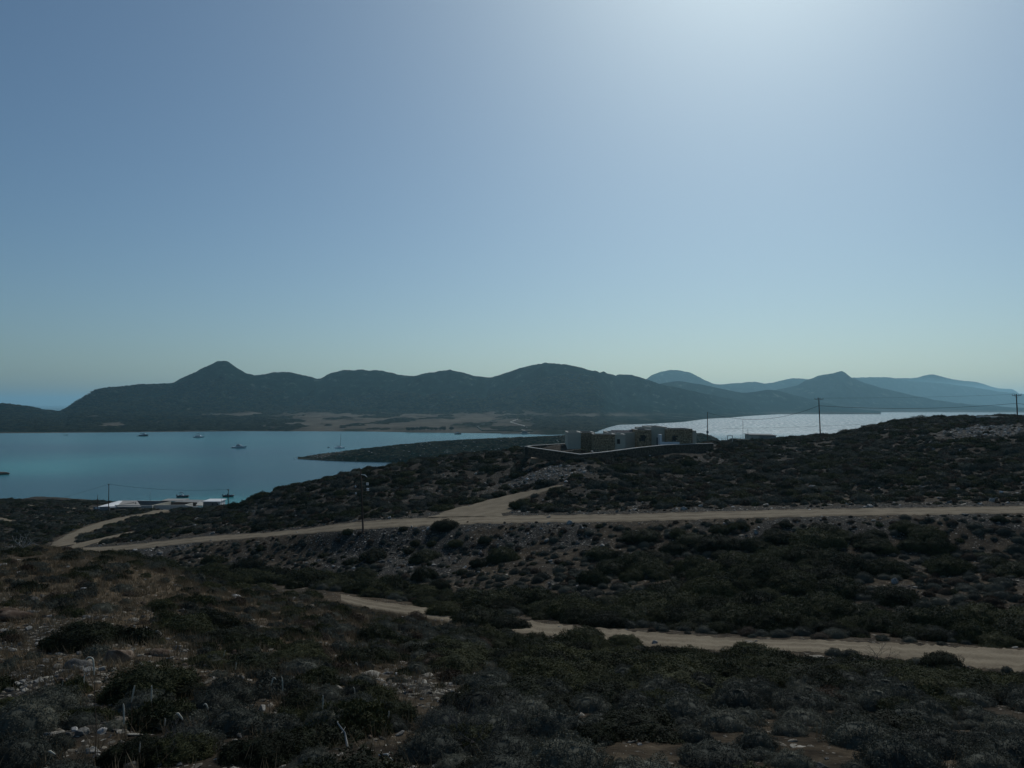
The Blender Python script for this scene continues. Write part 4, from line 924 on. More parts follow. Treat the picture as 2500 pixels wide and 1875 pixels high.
# one visible plant of each low kind, so that the cover can borrow its shape
for kind, nm, lab, spots in (('low', 'creeping_shrub', 'low spreading mat shrub', [(760, 1560, 'left of the white rock cluster'), (640, 1500, 'behind the white rounded boulder'), (1000, 1580, 'above the white slabs in the middle'), (455, 1480, 'left of the white rounded boulder'), (700, 1640, 'on the grassy slope below the boulders')]),
                             ('small', 'dwarf_shrub', 'tiny twiggy dwarf shrub', [(330, 1700, 'by the tallest squill stalk'), (500, 1600, 'right of the flat brown rock'), (900, 1700, 'left of the white slabs'), (720, 1720, 'between the squill stalks')])):
    for me, (px, py, wh) in zip(PROTO[kind], spots):
        w = hit(px, py); tag(place(nm, me, w.x, w.y, 0.6, random.uniform(0, 6)), f'{lab} {wh}', 'shrub', nm.replace('_', ' ') + 's')
fill('cushion_shrubbery', 'cushion', rest['cushion'], 'mass of small grey cushion shrubs over the valley and slopes')
fill('mastic_shrubbery', 'mastic', rest['mastic'], 'mass of dark green shrubs over the valley and the hillside', (0.6, 0.95))
fill('low_shrubbery', 'low', rest['low'], 'low dark maquis covering the hillside above the upper road', (0.7, 1.3))
fill('dwarf_undergrowth', 'small', rest['small'], 'tiny dwarf shrubs filling the gaps between larger ones')

# ------------------------------------------------------------------ rocks
for k, (kd, px, py, w, hf, lab) in enumerate(BOULD):
    p = hit(px, py); s = w / F * p.y / 1.0
    o = place('boulder' if w > 30 else 'stone', ROCKS[kd][k % len(ROCKS[kd])], p.x, p.y, s, random.uniform(-0.5, 0.5) if w > 30 else random.uniform(0, 6.28), hf, 0.02, 0.12)
    tag(o, lab, 'rock', 'rocks on the slopes')
src = first_with(ROCKS['slab'] + ROCKS['pale'][:2] + ROCKS['grey'][:3] + ROCKS['brown'][:1])
def stones(name, n, Ya, Yb, smin, smax, dens, label, pw=3.0, w=None, p=1.0):
    X, Y = sample_area(n, Ya, Yb, p=p); z, T = zraw(X, Y); sd = sd_fast(X, Y); g, grass, road, n1, n2, px = zones(X, Y, T, sd)
    keep = (rng.random(n) < dens(X, Y, T, g, grass, n1, n2, px, road)) & (z > SEA + 1)
    X, Y = X[keep], Y[keep]; m = len(X); s = smin + (smax - smin) * rng.random(m) ** pw; Z = hgt(X, Y)
    rot = np.stack([rng.uniform(-.3, .3, m), rng.uniform(-.3, .3, m), rng.uniform(0, 6.28, m)], 1)
    scl = np.stack([s * rng.uniform(.8, 1.3, m), s, s * rng.uniform(.6, 1.4, m)], 1)
    gn_scatter(name, src, np.stack([X, Y, Z], 1), scl, rot, rng.choice(len(src), m, p=w).astype(float), label)
W1 = np.array([9, 9, 9, .25, .25, 2, 2, 2, 2.]); W1 /= W1.sum(); W2 = np.array([7, 7, 7, .8, .8, 3, 3, 3, 1.]); W2 /= W2.sum()
stones('pebbles', 95000, 3.5, 36, 0.02, 0.26, lambda X, Y, T, g, gr, n1, n2, px, road: np.clip(0.15 + 0.9 * g + 0.2 * smooth(1100, 400, px), 0, 1) * smooth(1700, 900, px) * 0.75 + 0.06, 'loose flat stones and pebbles on the near slope', 4, W1)
stones('slope_rubble', 50000, 34, 135, 0.08, 0.5, lambda X, Y, T, g, gr, n1, n2, px, road: np.where(road < 0, 0.03, 0.09 + 0.7 * np.clip(g, 0, 1) ** 1.3), 'scattered stones and rubble on the bank under the upper road', 5, W2)
stones('hill_rubble', 42000, 84, 260, 0.15, 0.85, lambda X, Y, T, g, gr, n1, n2, px, road: np.where(road < 0, 0.0, 0.03 + 0.22 * smooth(-.1, .35, -n1 + .1) + 0.9 * np.clip(g - 0.1, 0, 1) ** 1.2 + 0.5 * np.exp(-((T - 9.08) / 0.06) ** 2)), 'broken pale stones over the hillside and below the villa', 4, W2)
W3 = np.array([4, 4, 4, 5, 5, 2, 2, 2, .5]); W3 /= W3.sum()
stones('spoil_rubble', 60000, 118, 185, 0.15, 0.75, lambda X, Y, T, g, gr, n1, n2, px, road: np.where((road < 0) | (T < 9.1), 0, smooth(.4, .9, g)), 'pale broken rubble heaped below the villa and near the right hilltop', 3, W3)
stones('hill_stones', 30000, 90, 240, 0.12, 0.5, lambda X, Y, T, g, gr, n1, n2, px, road: np.where(road < 0, 0, .35 * (T > 9)) * smooth(.0, .3, -n2 + .5 * n1), 'small pale stones showing between the hillside shrubs', 4, W2)
stones('road_gravel', 9000, 30, 130, 0.04, 0.16, lambda X, Y, T, g, gr, n1, n2, px, road: np.where((road < 0.02) & (road > -0.3), 0.8 * np.exp(-(road / 0.12) ** 2), 0), 'loose gravel along the edges of the dirt tracks', 2, W2)

# ------------------------------------------------------------------ dry grass
def grass(name, n, Ya, Yb, dens, label, h=(0.12, 0.4), blades=9, wd=0.012):
    X, Y = sample_area(n, Ya, Yb); z, T = zraw(X, Y); g, gr, road, n1, n2, px = zones(X, Y, T, sd_fast(X, Y))
    k = (rng.random(n) < dens(px, Y, g, gr, n1)) & (road > 0.1); X, Y = X[k], Y[k]; Z = hgt(X, Y); m = len(X)
    b = np.repeat(np.stack([X, Y, Z - 0.02], 1), blades, 0) + np.concatenate([rng.normal(0, 0.07, (m * blades, 2)), np.zeros((m * blades, 1))], 1)
    H = rng.uniform(*h, (m * blades, 1)); d = np.concatenate([rng.normal(0, 0.35, (m * blades, 2)), np.ones((m * blades, 1))], 1); a = rng.uniform(0, 6.28, m * blades); sd_ = np.stack([np.cos(a), np.sin(a), 0 * a], 1) * wd
    V = np.stack([b - sd_, b + sd_, b + d * H], 1).reshape(-1, 3)
    tag(link(name, mesh_np(name, V, np.arange(len(V)).reshape(-1, 3), M['dry_grass'])), label, None, None, 'stuff')
grass('dry_grass', 44000, 3.5, 62, lambda px, Y, g, gr, n1: np.clip(0.25 * smooth(1500, 900, px) + 0.9 * gr * smooth(-.4, .2, n1 + .1), 0, 1) * (1 - .5 * np.clip(g, 0, 1)), 'thin dry brown grass on the near slope')
grass('dry_herbs', 5000, 9, 45, lambda px, Y, g, gr, n1: 0.25 + 0 * px, 'sparse dry stems between the cushion shrubs', (0.2, 0.5), 4, 0.008)

# ------------------------------------------------------------------ squill stalks, sticks, dead bushes
SQ = [ # base px, base y, top px, top y, curl (-1 left .. 1 right), head size factor, label
 (231,1853,222,1607,-1.0,1,'tallest squill stalk, its top curled over to the left'),
 (303,1832,300,1715,0.0,1.1,'short straight squill stalk right of the tallest one'),
 (318,1790,336,1673,0.15,1,'slim leaning squill stalk in front of the large green shrub'),
 (369,1765,371,1675,0.0,1.2,'straight thick headed squill stalk in front of the large green shrub'),
 (457,1823,425,1738,-0.7,1.4,'thick bent pale squill stalk drooping to the left at the bottom'),
 (511,1795,500,1727,-0.8,1,'hooked squill stalk right of the thick bent one'),
 (148,1874,111,1831,-1.0,1.2,'squill stalk curled flat to the left in the bottom left corner'),
 (490,1824,467,1789,-0.3,1,'short pale squill stalk low between green shrubs'),
 (402,1805,405,1750,0.1,.8,'thin squill stalk left of the thick bent one'),
 (655,1770,672,1669,0.6,.7,'thin brown squill stalk leaning right near the grey domes'),
 (692,1763,684,1661,-0.4,.8,'thin squill stalk with hooked tip beside the brown one'),
 (869,1732,858,1684,-0.3,.8,'squill stalk left of the leafy green shrub'),
 (890,1722,881,1696,-0.2,.6,'tiny squill stalk left of the leafy green shrub'),
 (1263,1852,1251,1831,-0.4,1,'small pale squill stalk under the dead bare bush'),
 (788,1790,788,1708,0.0,.8,'upright squill stalk above the grey dome shrub'),
 (205,1720,206,1646,-.3,.7,'slender squill stalk below the grey boulder'),
 (150,1700,158,1655,.3,.5,'thin leaning squill stalk on the stony ground'),
 (545,1640,553,1590,-.2,.5,'fine squill stalk right of the flat brown rock'),
 (875,1650,868,1617,-.8,.7,'hooked squill stalk left of the pale slab'),
 (575,1680,577,1625,-.2,.6,'fine squill stalk above the rounded grey cushion'),
 (340,1860,345,1800,.0,.5,'bare thin squill stalk at the bottom edge'),
 (948,1790,950,1745,0,.7,'squill stalk inside the leafy green shrub'),
 (1500,1700,1489,1672,-.9,.6,'small hooked squill stalk right of the dark green bush'),
 (1590,1800,1582,1795,-.9,.6,'curled squill tip among domes at the right'),
 (1300,1760,1303,1722,0,.4,'thin straight stalk right of the dead bush'),
]
for bx_, by_, tx, ty, curl, hf, lab in SQ:
    b = hit(bx_, by_); b.z = float(hgt(np.array([b.x]), np.array([b.y]))[0]); sc = b.y / F
    H = max((by_ - ty) * sc, 0.25); dx = (tx - bx_) * sc
    t = empty('squill_stalk', b); tag(t, lab, 'dried flower stalk', 'dried squill stalks on the near slope')
    pts = []
    for i in range(15):
        q = i / 14; pts.append(Vector((dx * q ** 2.2 * 0.6 + 0.01 * math.sin(q * 9), 0.03 * math.sin(q * 5), H * (1 - (1 - q) ** (1.25 if curl else 1.0)))))
    if abs(curl) > 0.5:
        e = pts[-1]; hk = 0.13 * min(1, H)
        for i in range(1, 7):
            a = i / 6 * 2.3; pts.append(e + Vector((curl * hk * (1 - math.cos(a)) * 0.6, 0, hk * 0.35 * math.sin(a) - max(0, a - 1.5) * hk * .35)))
    n = len(pts); c = int(n * 0.55)
    MB().tube(pts[:c + 1], [0.009 - 0.003 * i / c for i in range(c + 1)], 5).build('stem', M['stem'], t, True)
    seg = pts[c:]; m = len(seg); head = MB().tube(seg, [(0.005 + 0.010 * hf * math.sin(math.pi * min(1, (i / (m - 1)) * 0.8 + 0.12))) for i in range(m)], 6)
    hr = random.Random(int(bx_))
    for i in range(70):
        q = hr.random() * (m - 1.01); i0 = int(q); pp = seg[i0].lerp(seg[i0 + 1], q - i0); dd = Vector((hr.gauss(0, 1), hr.gauss(0, 1), hr.gauss(0, .4))).normalized(); rr = 0.022 * hf
        s2 = dd.cross(Vector((0, 0, 1))).normalized() * 0.003; head.add([pp - s2, pp + s2, pp + dd * rr + Vector((0, 0, .012))], [(0, 1, 2)])
    head.build('seed_head', M['squill'], t)
def bare_bush(name, loc, size, mat, lab, seed, depth=5, rad=0.014):
    r = random.Random(seed); mb = MB()
    def br(p, d, L, rd, k):
        pts = [p]; q = p.copy(); dd = d.copy()
        for _ in range(3): dd = (dd + Vector((r.gauss(0, .22), r.gauss(0, .22), r.gauss(0, .12)))).normalized(); q = q + dd * L / 3; pts.append(q.copy())
        mb.tube(pts, [rd, rd * .85, rd * .7, rd * .55], 4 if k < depth - 1 else 3, False)
        if k < depth:
            for _ in range(r.choice((2, 3, 3))): br(pts[r.choice((2, 3, 3))].copy(), (dd + Vector((r.gauss(0, .6), r.gauss(0, .6), r.gauss(.05, .35)))).normalized(), L * r.uniform(.6, .85), rd * .55, k + 1)
    for i in range(7):
        a = i * 0.9 + r.random(); br(Vector((0, 0, 0)), Vector((math.cos(a), math.sin(a), r.uniform(.35, 1.1))).normalized(), size * .32, rad, 0)
    o = mb.build(name, mat); o.location = loc; tag(o, lab, 'dead bush'); return o
p = hit(1170, 1838); bare_bush('dead_bush', p, 1.5, M['twig'], 'wide bare dead bush of tangled twigs at the bottom in the middle', 5, 5, 0.016)
p = hit(50, 1342, 30); bare_bush('dead_bush', p, 1.6, M['bleached'], 'small bleached white dead bush on the left crest against the valley', 8, 3, 0.03)
p = hit(2150, 1625); bare_bush('dead_bush', p, 1.6, M['twig'], 'grey bare twigs among dark bushes under the lower track', 11, 4, 0.02)
p = hit(440, 1835); bare_bush('dead_bush', p, 0.9, M['twig'], 'small leafless bush behind the thick bent squill stalk', 14, 4, 0.01)
STK = [((849,1827),(824,1765),'pale leaning stick standing beside the grey dome shrub'), ((1617,1671) ,(1663,1680),'long pale branch lying right of the dark green bush'), ((1296,1666),(1322,1676),'curved pale branch on the slope in the middle'), ((900,1795),(880,1778),'thin fallen stick under the green shrub'),
       ((1540,1672),(1420,1671),'long grey fallen branch across the slope') , ((925,1852),(955,1872),'pale fallen stick at the bottom edge')]
for (a, b, lab) in STK[:4] + STK[5:]:
    A = hit(*a); Bv = P(b[0], b[1], A.y + 0.2); zb = float(hgt(np.array([Bv.x]), np.array([Bv.y]))[0])
    if 'standing' not in lab: Bv = hit(*b); A.z += 0.05; Bv.z += 0.12
    dv = Bv - A; mid_ = A + dv * 0.5 + Vector((0.04, 0, 0.05)); mb = MB().tube([A - A, (mid_ - A), dv, dv * 1.12 + Vector((.03, 0, -.02))], [0.022, 0.018, 0.012, 0.005], 5)
    mb.tube([dv * .6, dv * .6 + Vector((.06, .05, .09))], [.01, .004], 4)
    o = mb.build('fallen_branch', M['bleached'], smooth=True); o.location = A; tag(o, lab, 'branch')
# ------------------------------------------------------------------ poles and wires
def gz(X, Y): return float(hgt(np.array([X]), np.array([Y]))[0])
def pole(px, ybase, ytop, Y, lab, arm=0.0, rad=0.13, lean=0.0, kind='wood', cat='pole', insul=0, deep=0.6):
    b = P(px, ybase, Y); b.z = min(b.z, gz(b.x, b.y)) if gz(b.x, b.y) > SEA else b.z
    top = P(px, ytop, Y).z; H = top - b.z
    t = empty('utility_pole' if cat == 'utility pole' else 'post', b); tag(t, lab, cat)
    MB().tube([(0, 0, -deep), (lean * .5, 0, H * .5), (lean, 0, H)], [rad, rad * .88, rad * .7], 8).build('shaft', M[kind], t, True)
    if arm:
        MB().box(lean - arm, lean + arm, -0.17, -0.05, H - 0.45, H - 0.3).build('crossarm', M['metal'], t)
        for k in range(insul):
            x = lean - arm + 0.08 + (2 * arm - 0.16) * k / (insul - 1)
            if abs(x - lean) < 0.12: continue
            MB().tube([(x, -0.11, H - 0.3), (x, -0.11, H - 0.1), (x, -0.11, H + 0.05)], [0.03, 0.07, 0.05], 8).build('insulator', M['ceramic' if 0 else 'metal'], t)
        for s in (-1, 1): MB().tube([(lean, -0.1, H - 1.2), (lean + s * arm * .45, -0.1, H - 0.45)], 0.025, 5).build('brace', M['metal'], t)
    return t, b, H
tA, bA, HA = pole(2003, 1060, 971, 203, 'tall wooden pole with a wide crossarm on the hill crest against the glittering channel', 1.15, .17, -.35, cat='utility pole', insul=4)
tB, bB, HB = pole(2484, 1010, 962, 200, 'wooden pole with a wide crossarm at the right edge of the skyline', 1.2, .17, -.2, cat='utility pole', insul=5)
tC, bC, HC = pole(1727, 1085, 1006, 212, 'plain wooden pole just right of the stone villa', 0, .13, .12, cat='utility pole')
MB().box(-.28, .28, -.3, -.12, 3.0, 3.75).build('meter_box', M['metal'], tC)
MB().tube([(0.1, 0, HC - .2), (.45, 0, HC - .25)], .05, 6).build('hook', M['metal'], tC)
tD, bD, HD = pole(887, 1300, 1152, 111.5, 'telephone pole with white insulator brackets at the edge of the upper road', 0, .14, -.42, cat='utility pole')
tE, bE, HE = pole(265, 1240, 1181, 232, 'taller wooden pole at the left end of the white shore house', 0, .13, 0, cat='utility pole')
tF, bF, HF = pole(557, 1238, 1194, 236, 'wooden pole beside the small white hut with a boat behind it', 0, .15, 0, cat='utility pole')
tG, bG, HG = pole(238, 1246, 1208, 228, 'short post left of the taller pole by the white shore house', 0, .1, 0)
for zz in (HE, HF): pass
MB().box(-.22, .22, -.22, .1, HF - .3, HF - .05).build('cap_box', M['metal'], tF); MB().box(-.2, .2, -.2, .1, HE - .3, HE - .05).build('cap_box', M['metal'], tE)
pole(366, 1236, 1199, 240, 'thin antenna mast rising behind the middle of the white shore house', 0, .04, 0, 'metal', 'mast')
pole(540, 1242, 1207, 238, 'thin pale post at the right corner of the white hut', 0, .05, 0, 'metal', 'mast')
pole(594, 1225, 1205, 236, 'thin mast on the slope left of the dark hillside by the turquoise water', 0, .04, 0, 'metal', 'mast')
pole(560, 1235, 1219, 250, 'short grey post beside the pole by the jetty', 0, .06, 0, 'metal', 'mast')
pole(1814, 1070, 1023, 195, 'slim dark post standing alone right of the white gate', 0, .06, 0, 'metal', 'post')
pole(1826, 1070, 1045, 197, 'short slim post right next to a taller slim post', 0, .05, 0, 'metal', 'post')
pole(1809, 1072, 1060, 193, 'tiny fence stake beside two slim posts', 0, .04, 0, 'metal', 'post')
# bracket details on the telephone pole
for k, (dx, dz) in enumerate(((.55, HD * .8), (.62, HD * .71), (-1.15, HD * .76), (-1.1, HD * .645))):
    q = MB(); s = 1 if dx > 0 else -1; z0 = dz
    if dx > 0:
        for a in (-.11, .11): q.box(dx - .17, dx + .17, -.1, .1, z0 + a - .055, z0 + a + .055)
    else: q.tube([(dx, 0, z0 + .12), (dx, 0, z0), (dx, 0, z0 - .15)], [.06, .12, .07], 8)
    o = q.build('insulator', M['ceramic'], tD)
    if dx > 0: o.rotation_euler = (0, 0, 0)
    MB().tube([(-.42 * z0 / HD * 1.0, 0, z0), (dx, 0, z0 + .04)], .02, 4).build('bracket', M['wire'], tD)
MB().tube([(-.4, 0, HD - .35), (.2, -.05, HD - .45), (.55, -.05, HD - .75)], [.05, .06, .03], 6).build('lamp_arm', M['ceramic'], tD)
def wire(A, B, sag, lab, r=0.03, n=24):
    r *= 0.85
    pts = []
    for i in range(n + 1):
        q = i / n; p = A.lerp(B, q); p.z -= sag * 4 * q * (1 - q); pts.append(p)
    o = MB().tube(pts, r, 4, False).build('overhead_wire', M['wire']); tag(o, lab, 'cable', 'overhead wires')
tA_ = bA + Vector((-.3, 0, HA)); tB_ = bB + Vector((-.2, 0, HB))
wire(bC + Vector((.45, 0, HC - .25)), bA + Vector((-.4, 0, HA - 2.1)), 2.6, 'thick drooping cable from the plain villa pole up to the tall crossarm pole', .045)
wire(bA + Vector((-.1, 0, HA - 2.1)), bB + Vector((-.3, 0, HB - 2.4)), 1.0, 'thick cable between the two crossarm poles, hanging under the crossarms', .045)
wire(tA_ + Vector((1.05, 0, -.1)), tB_ + Vector((-1.1, 0, -.1)), .25, 'upper thin wire between the two crossarms', .018)
wire(bB + Vector((.1, 0, HB - 2.4)), P(2620, 985, 195), .6, 'thick cable leaving the right crossarm pole out of the view', .045)
wire(P(1765, 1046, 330), P(2100, 1036, 290), .3, 'faint wire crossing the glittering water behind the posts', .03)
wire(bE + Vector((0, 0, HE - .1)), bF + Vector((0, 0, HF - .1)), .9, 'cable between the two poles over the white shore house', .035)
wire(bE + Vector((0, 0, HE - .1)), P(40, 1236, 300), .8, 'cable running down to the left from the taller shore pole', .03)

# ------------------------------------------------------------------ stone facing built from real stones
def facing(name, parent, x0, x1, z0, z1, y, holes=(), size=0.42, seed=1, mat='stone_wall', side=None):
    """rubble stones proud of a wall plane facing -y; joined into one part"""
    r = random.Random(seed); mb = MB(); z = z0
    while z < z1 - 0.05:
        h = min(size * r.uniform(.55, 1.0), z1 - z); x = x0 + r.uniform(-.2, 0)
        while x < x1:
            w = size * r.uniform(.7, 1.9); a = max(x, x0) + .012; b = min(x + w, x1) - .012; c = z + .012 + r.uniform(0, .02); d = z + h - .012
            if b - a > .06 and not any(a < hx1 and b > hx0 and c < hz1 and d > hz0 for hx0, hx1, hz0, hz1 in holes):
                e = r.uniform(.025, .085); j = [r.uniform(-.025, .025) for _ in range(8)]
                front = [(a + .02 + abs(j[0]), -e, c + .02), (b - .02 - abs(j[1]), -e * r.uniform(.6, 1), c + .02 + abs(j[2])), (b - .02 - abs(j[3]), -e * r.uniform(.6, 1), d - .02 - abs(j[4])), (a + .02 + abs(j[5]), -e, d - .02 - abs(j[6]))]
                back = [(a, .03, c), (b, .03, c), (b, .03, d), (a, .03, d)]
                vs = [(q[0], q[1] + y, q[2]) for q in front + back]
                if side: vs = [(y + (q[1] - y) * side, q[0], q[2]) for q in vs]
                mb.add(vs, [(0, 1, 2, 3), (0, 4, 5, 1), (1, 5, 6, 2), (2, 6, 7, 3), (3, 7, 4, 0)])
            x += w
        z += h
    o = mb.build(name, M[mat], parent); o['kind'] = 'stuff'; return o
villa = empty('stone_villa', P(1545, 1105, 172)); VO = villa.location
tag(villa, 'low flat roofed villa of rubble stone and pale plaster blocks on the hill', 'house')
def block(px0, px1, ytop, Yf, depth, stone=False, par=0.32, zb=-12.6, holes=(), nm='plaster_block', par_h=0.35, mat=None, roof='roof_grey'):
    """one flat roofed volume: walls, sunken roof, parapet with coping; holes are (px0, px1, ytop, ybot)"""
    x0 = P(px0, ytop, Yf).x - VO.x; x1 = P(px1, ytop, Yf).x - VO.x; z1 = P(px0, ytop, Yf).z - VO.z; z0 = zb - VO.z; y0 = Yf - VO.y; y1 = y0 + depth
    m = M[mat or ('mortar' if stone else 'plaster')]
    w = MB(); H = [(P(a, c, Yf).x - VO.x, P(b, c, Yf).x - VO.x, P(a, d, Yf).z - VO.z, P(a, c, Yf).z - VO.z) for a, b, c, d in holes]
    # front wall split round the openings
    xs = sorted([x0, x1] + [h[0] for h in H] + [h[1] for h in H])
    for a, b in zip(xs[:-1], xs[1:]):
        hh = [h for h in H if h[0] < (a + b) / 2 < h[1]]
        if hh:
            w.box(a, b, y0, y0 + .35, z0, hh[0][2]); w.box(a, b, y0, y0 + .35, hh[0][3], z1)
        else: w.box(a, b, y0, y0 + .35, z0, z1)
    w.box(x0, x0 + .3, y0 + .35, y1, z0, z1); w.box(x1 - .3, x1, y0 + .35, y1, z0, z1); w.box(x0 + .3, x1 - .3, y1 - .3, y1, z0, z1)
    w.build('stone_wall' if stone else 'plaster_wall', m, villa)
    MB().box(x0 + .3, x1 - .3, y0 + .35, y1 - .3, z1 - par_h - .2, z1 - par_h).build('roof', M[roof], villa)
    c = MB(); t = .06; e = .05
    c.box(x0 - e, x1 + e, y0 - e, y0 + .35, z1, z1 + t); c.box(x0 - e, x0 + .3, y0 + .35, y1 + e, z1, z1 + t); c.box(x1 - .3, x1 + e, y0 + .35, y1 + e, z1, z1 + t); c.box(x0 + .3, x1 - .3, y1 - .3, y1 + e, z1, z1 + t)
    c.build('coping', M['coping'], villa)
    if stone:
        facing('stone_facing', villa, x0, x1, z0 + 1.0, z1 - .01, y0, H, .42, int(px0))
        facing('stone_facing', villa, y0, y1, z0 + 1.0, z1 - .01, x1, (), .42, int(px0) + 5, side=-1)
        facing('stone_facing', villa, y0, y1, z0 + 1.0, z1 - .01, x0, (), .42, int(px0) + 9, side=1)
    for k, (a, b, c_, d) in enumerate(H):
        door = d - c_ > 1.65
        f = MB(); f.box(a, a + .07, y0 + .12, y0 + .24, c_, d); f.box(b - .07, b, y0 + .12, y0 + .24, c_, d); f.box(a + .07, b - .07, y0 + .12, y0 + .24, d - .07, d); f.box(a + .07, b - .07, y0 + .12, y0 + .24, c_, c_ + .07)
        fo = f.build('door' if door else 'window', M['hull_dark'], villa)
        MB().box(a + .07, b - .07, y0 + .16, y0 + .2, c_ + .07, d - .07).build('panel' if door else 'pane', M['hull_dark' if door else 'glass_dark'], fo)
block(1386, 1418, 1056, 168, 9.0, mat='plaster')
block(1418, 1452, 1056.5, 168.6, 8.3, stone=True)
block(1449, 1501, 1060.5, 164, 4.4, stone=True)
block(1501, 1527, 1061, 164.4, 6.0, holes=((1506, 1514, 1072, 1084),))
block(1484, 1556, 1056, 170.5, 9.0)
block(1555, 1590, 1050, 168, 8.0, stone=True, holes=((1566, 1573, 1064, 1076),))
block(1590, 1628, 1043, 169, 12.0, par_h=.55, holes=((1603, 1612, 1068, 1087),))
block(1558, 1592, 1044, 176.2, 5.0)
block(1626.5, 1690, 1047.5, 167.5, 6.5, stone=True, holes=((1642, 1649, 1065, 1076.5),), par_h=.5)
block(1690.5, 1700, 1052, 168.2, 6.0)
g = MB()
a = P(1611, 1061, 165.5) - VO; b = P(1616, 1061, 165.5) - VO; c = P(1659, 1079, 165.5) - VO
g.box(a.x, b.x, a.y, a.y + 2.4, -2.4, a.z); g.box(b.x, c.x, a.y, a.y + .3, -2.4, c.z); g.build('entrance_wall', M['white'], villa)
for k, (px, w_) in enumerate(((1499, 1.2), (1512, 1.3), (1526, 1.2), (1538, 1.2))):      # roof equipment
    p_ = P(px, 1053, 173) - VO; s_ = MB(); s_.add([(p_.x - w_ / 2, p_.y, p_.z - .35), (p_.x + w_ / 2, p_.y, p_.z - .35), (p_.x + w_ / 2, p_.y + .9, p_.z + .25), (p_.x - w_ / 2, p_.y + .9, p_.z + .25), (p_.x - w_ / 2, p_.y, p_.z - .43), (p_.x + w_ / 2, p_.y, p_.z - .43), (p_.x + w_ / 2, p_.y + .9, p_.z + .17), (p_.x - w_ / 2, p_.y + .9, p_.z + .17)], [(0, 1, 2, 3), (7, 6, 5, 4), (0, 4, 5, 1), (1, 5, 6, 2), (2, 6, 7, 3), (3, 7, 4, 0)])
    s_.build('solar_panel', M['solar'], villa)
p_ = P(1545, 1051.5, 174) - VO; MB().tube([(p_.x - .7, p_.y, p_.z), (p_.x + .7, p_.y, p_.z)], .28, 10).build('water_tank', M['metal'], villa)
p_ = P(1634, 1044.5, 168.6) - VO
c = MB(); c.box(p_.x - .5, p_.x + .5, p_.y + .6, p_.y + 1.3, p_.z - .9, p_.z); c.build('chimney', M['plaster'], villa)
MB().box(p_.x - .22, p_.x + .22, p_.y + .59, p_.y + .598, p_.z - .45, p_.z - .1).build('chimney_opening', M['solar'], villa)

# garden wall round the villa: runs of rubble wall with pale coping
def garden_wall(pts, h, lab, thick=.5, seedo=0):
    """pts: (px, y of coping, Y)"""
    W = [P(*q) for q in pts]; t = empty('garden_wall', W[0]); tag(t, lab, 'wall')
    for i, (a, b) in enumerate(zip(W[:-1], W[1:])):
        d = b - a; L = math.hypot(d.x, d.y); ang = math.atan2(d.y, d.x); sl = d.z / L
        def tr(vs): return [((a.x - W[0].x) + x * math.cos(ang) - y * math.sin(ang), (a.y - W[0].y) + x * math.sin(ang) + y * math.cos(ang), (a.z - W[0].z) + z + x * sl) for x, y, z in vs]
        q = MB().box(0, L, 0, thick, -h, -.08); q.v = tr(q.v); q.build('wall_core', M['mortar'], t)
        q = MB(); x = 0; r = random.Random(i + seedo)
        while x < L: w = min(r.uniform(.7, 1.3), L - x); q.box(x + .01, x + w - .01, -.08, thick + .08, -.08, r.uniform(.0, .03)); x += w
        q.v = tr(q.v); o = q.build('coping', M['coping'], t); o['kind'] = 'stuff'
        o = facing('wall_stone', t, 0, L, -h, -.09, 0, (), .36, i + 40 + seedo, 'garden_stone')
        co = np.array([v.co[:] for v in o.data.vertices]); co = np.array(tr(co)); o.data.vertices.foreach_set('co', co.astype(np.float32).ravel()); o.data.update()
garden_wall([(1288, 1091, 150), (1416, 1109, 146), (1480, 1103, 152), (1560, 1092.5, 158), (1625, 1086, 162.5), (1690, 1083.5, 165), (1742, 1082, 168)], 1.9, 'long rubble garden wall with pale coping running in front of the villa')
garden_wall([(1288, 1090, 150.5), (1300, 1087.5, 172), (1388, 1082.5, 178)], 1.6, 'back garden wall behind the empty courtyard left of the villa', seedo=20)
c = MB(); poly = [P(1296, 1095, 152), P(1418, 1108, 148.5), P(1480, 1103, 154), P(1560, 1095, 160), P(1625, 1086, 165), P(1700, 1085, 169), P(1700, 1085, 182), P(1304, 1090, 171)]
zc_ = -10.55
c.prism([(p.x, p.y) for p in poly], -13.5, zc_); tag(c.build('courtyard', M['court']), kind='structure')
p = P(1440, 1098.5, 158); t = empty('garden_table', (p.x, p.y, zc_ + .002)); tag(t, 'white slanted garden table standing in front of the villa stone wall', 'table')
MB().box(-.65, .65, -.45, .45, .95, 1.02).build('table_top', M['white'], t)
for sx_ in (-.55, .55):
    for sy_ in (-.35, .35): MB().box(sx_ - .04, sx_ + .04, sy_ - .04, sy_ + .04, 0, .95).build('leg', M['white'], t)
p = P(1374, 1095, 164); o = MB().box(-1.3, 1.3, -2, 2, zc_ + .004, zc_ + .16).build('white_platform', M['coping']); o.location = (p.x, p.y, 0); tag(o, 'pale low platform in the courtyard corner left of the villa', 'platform')

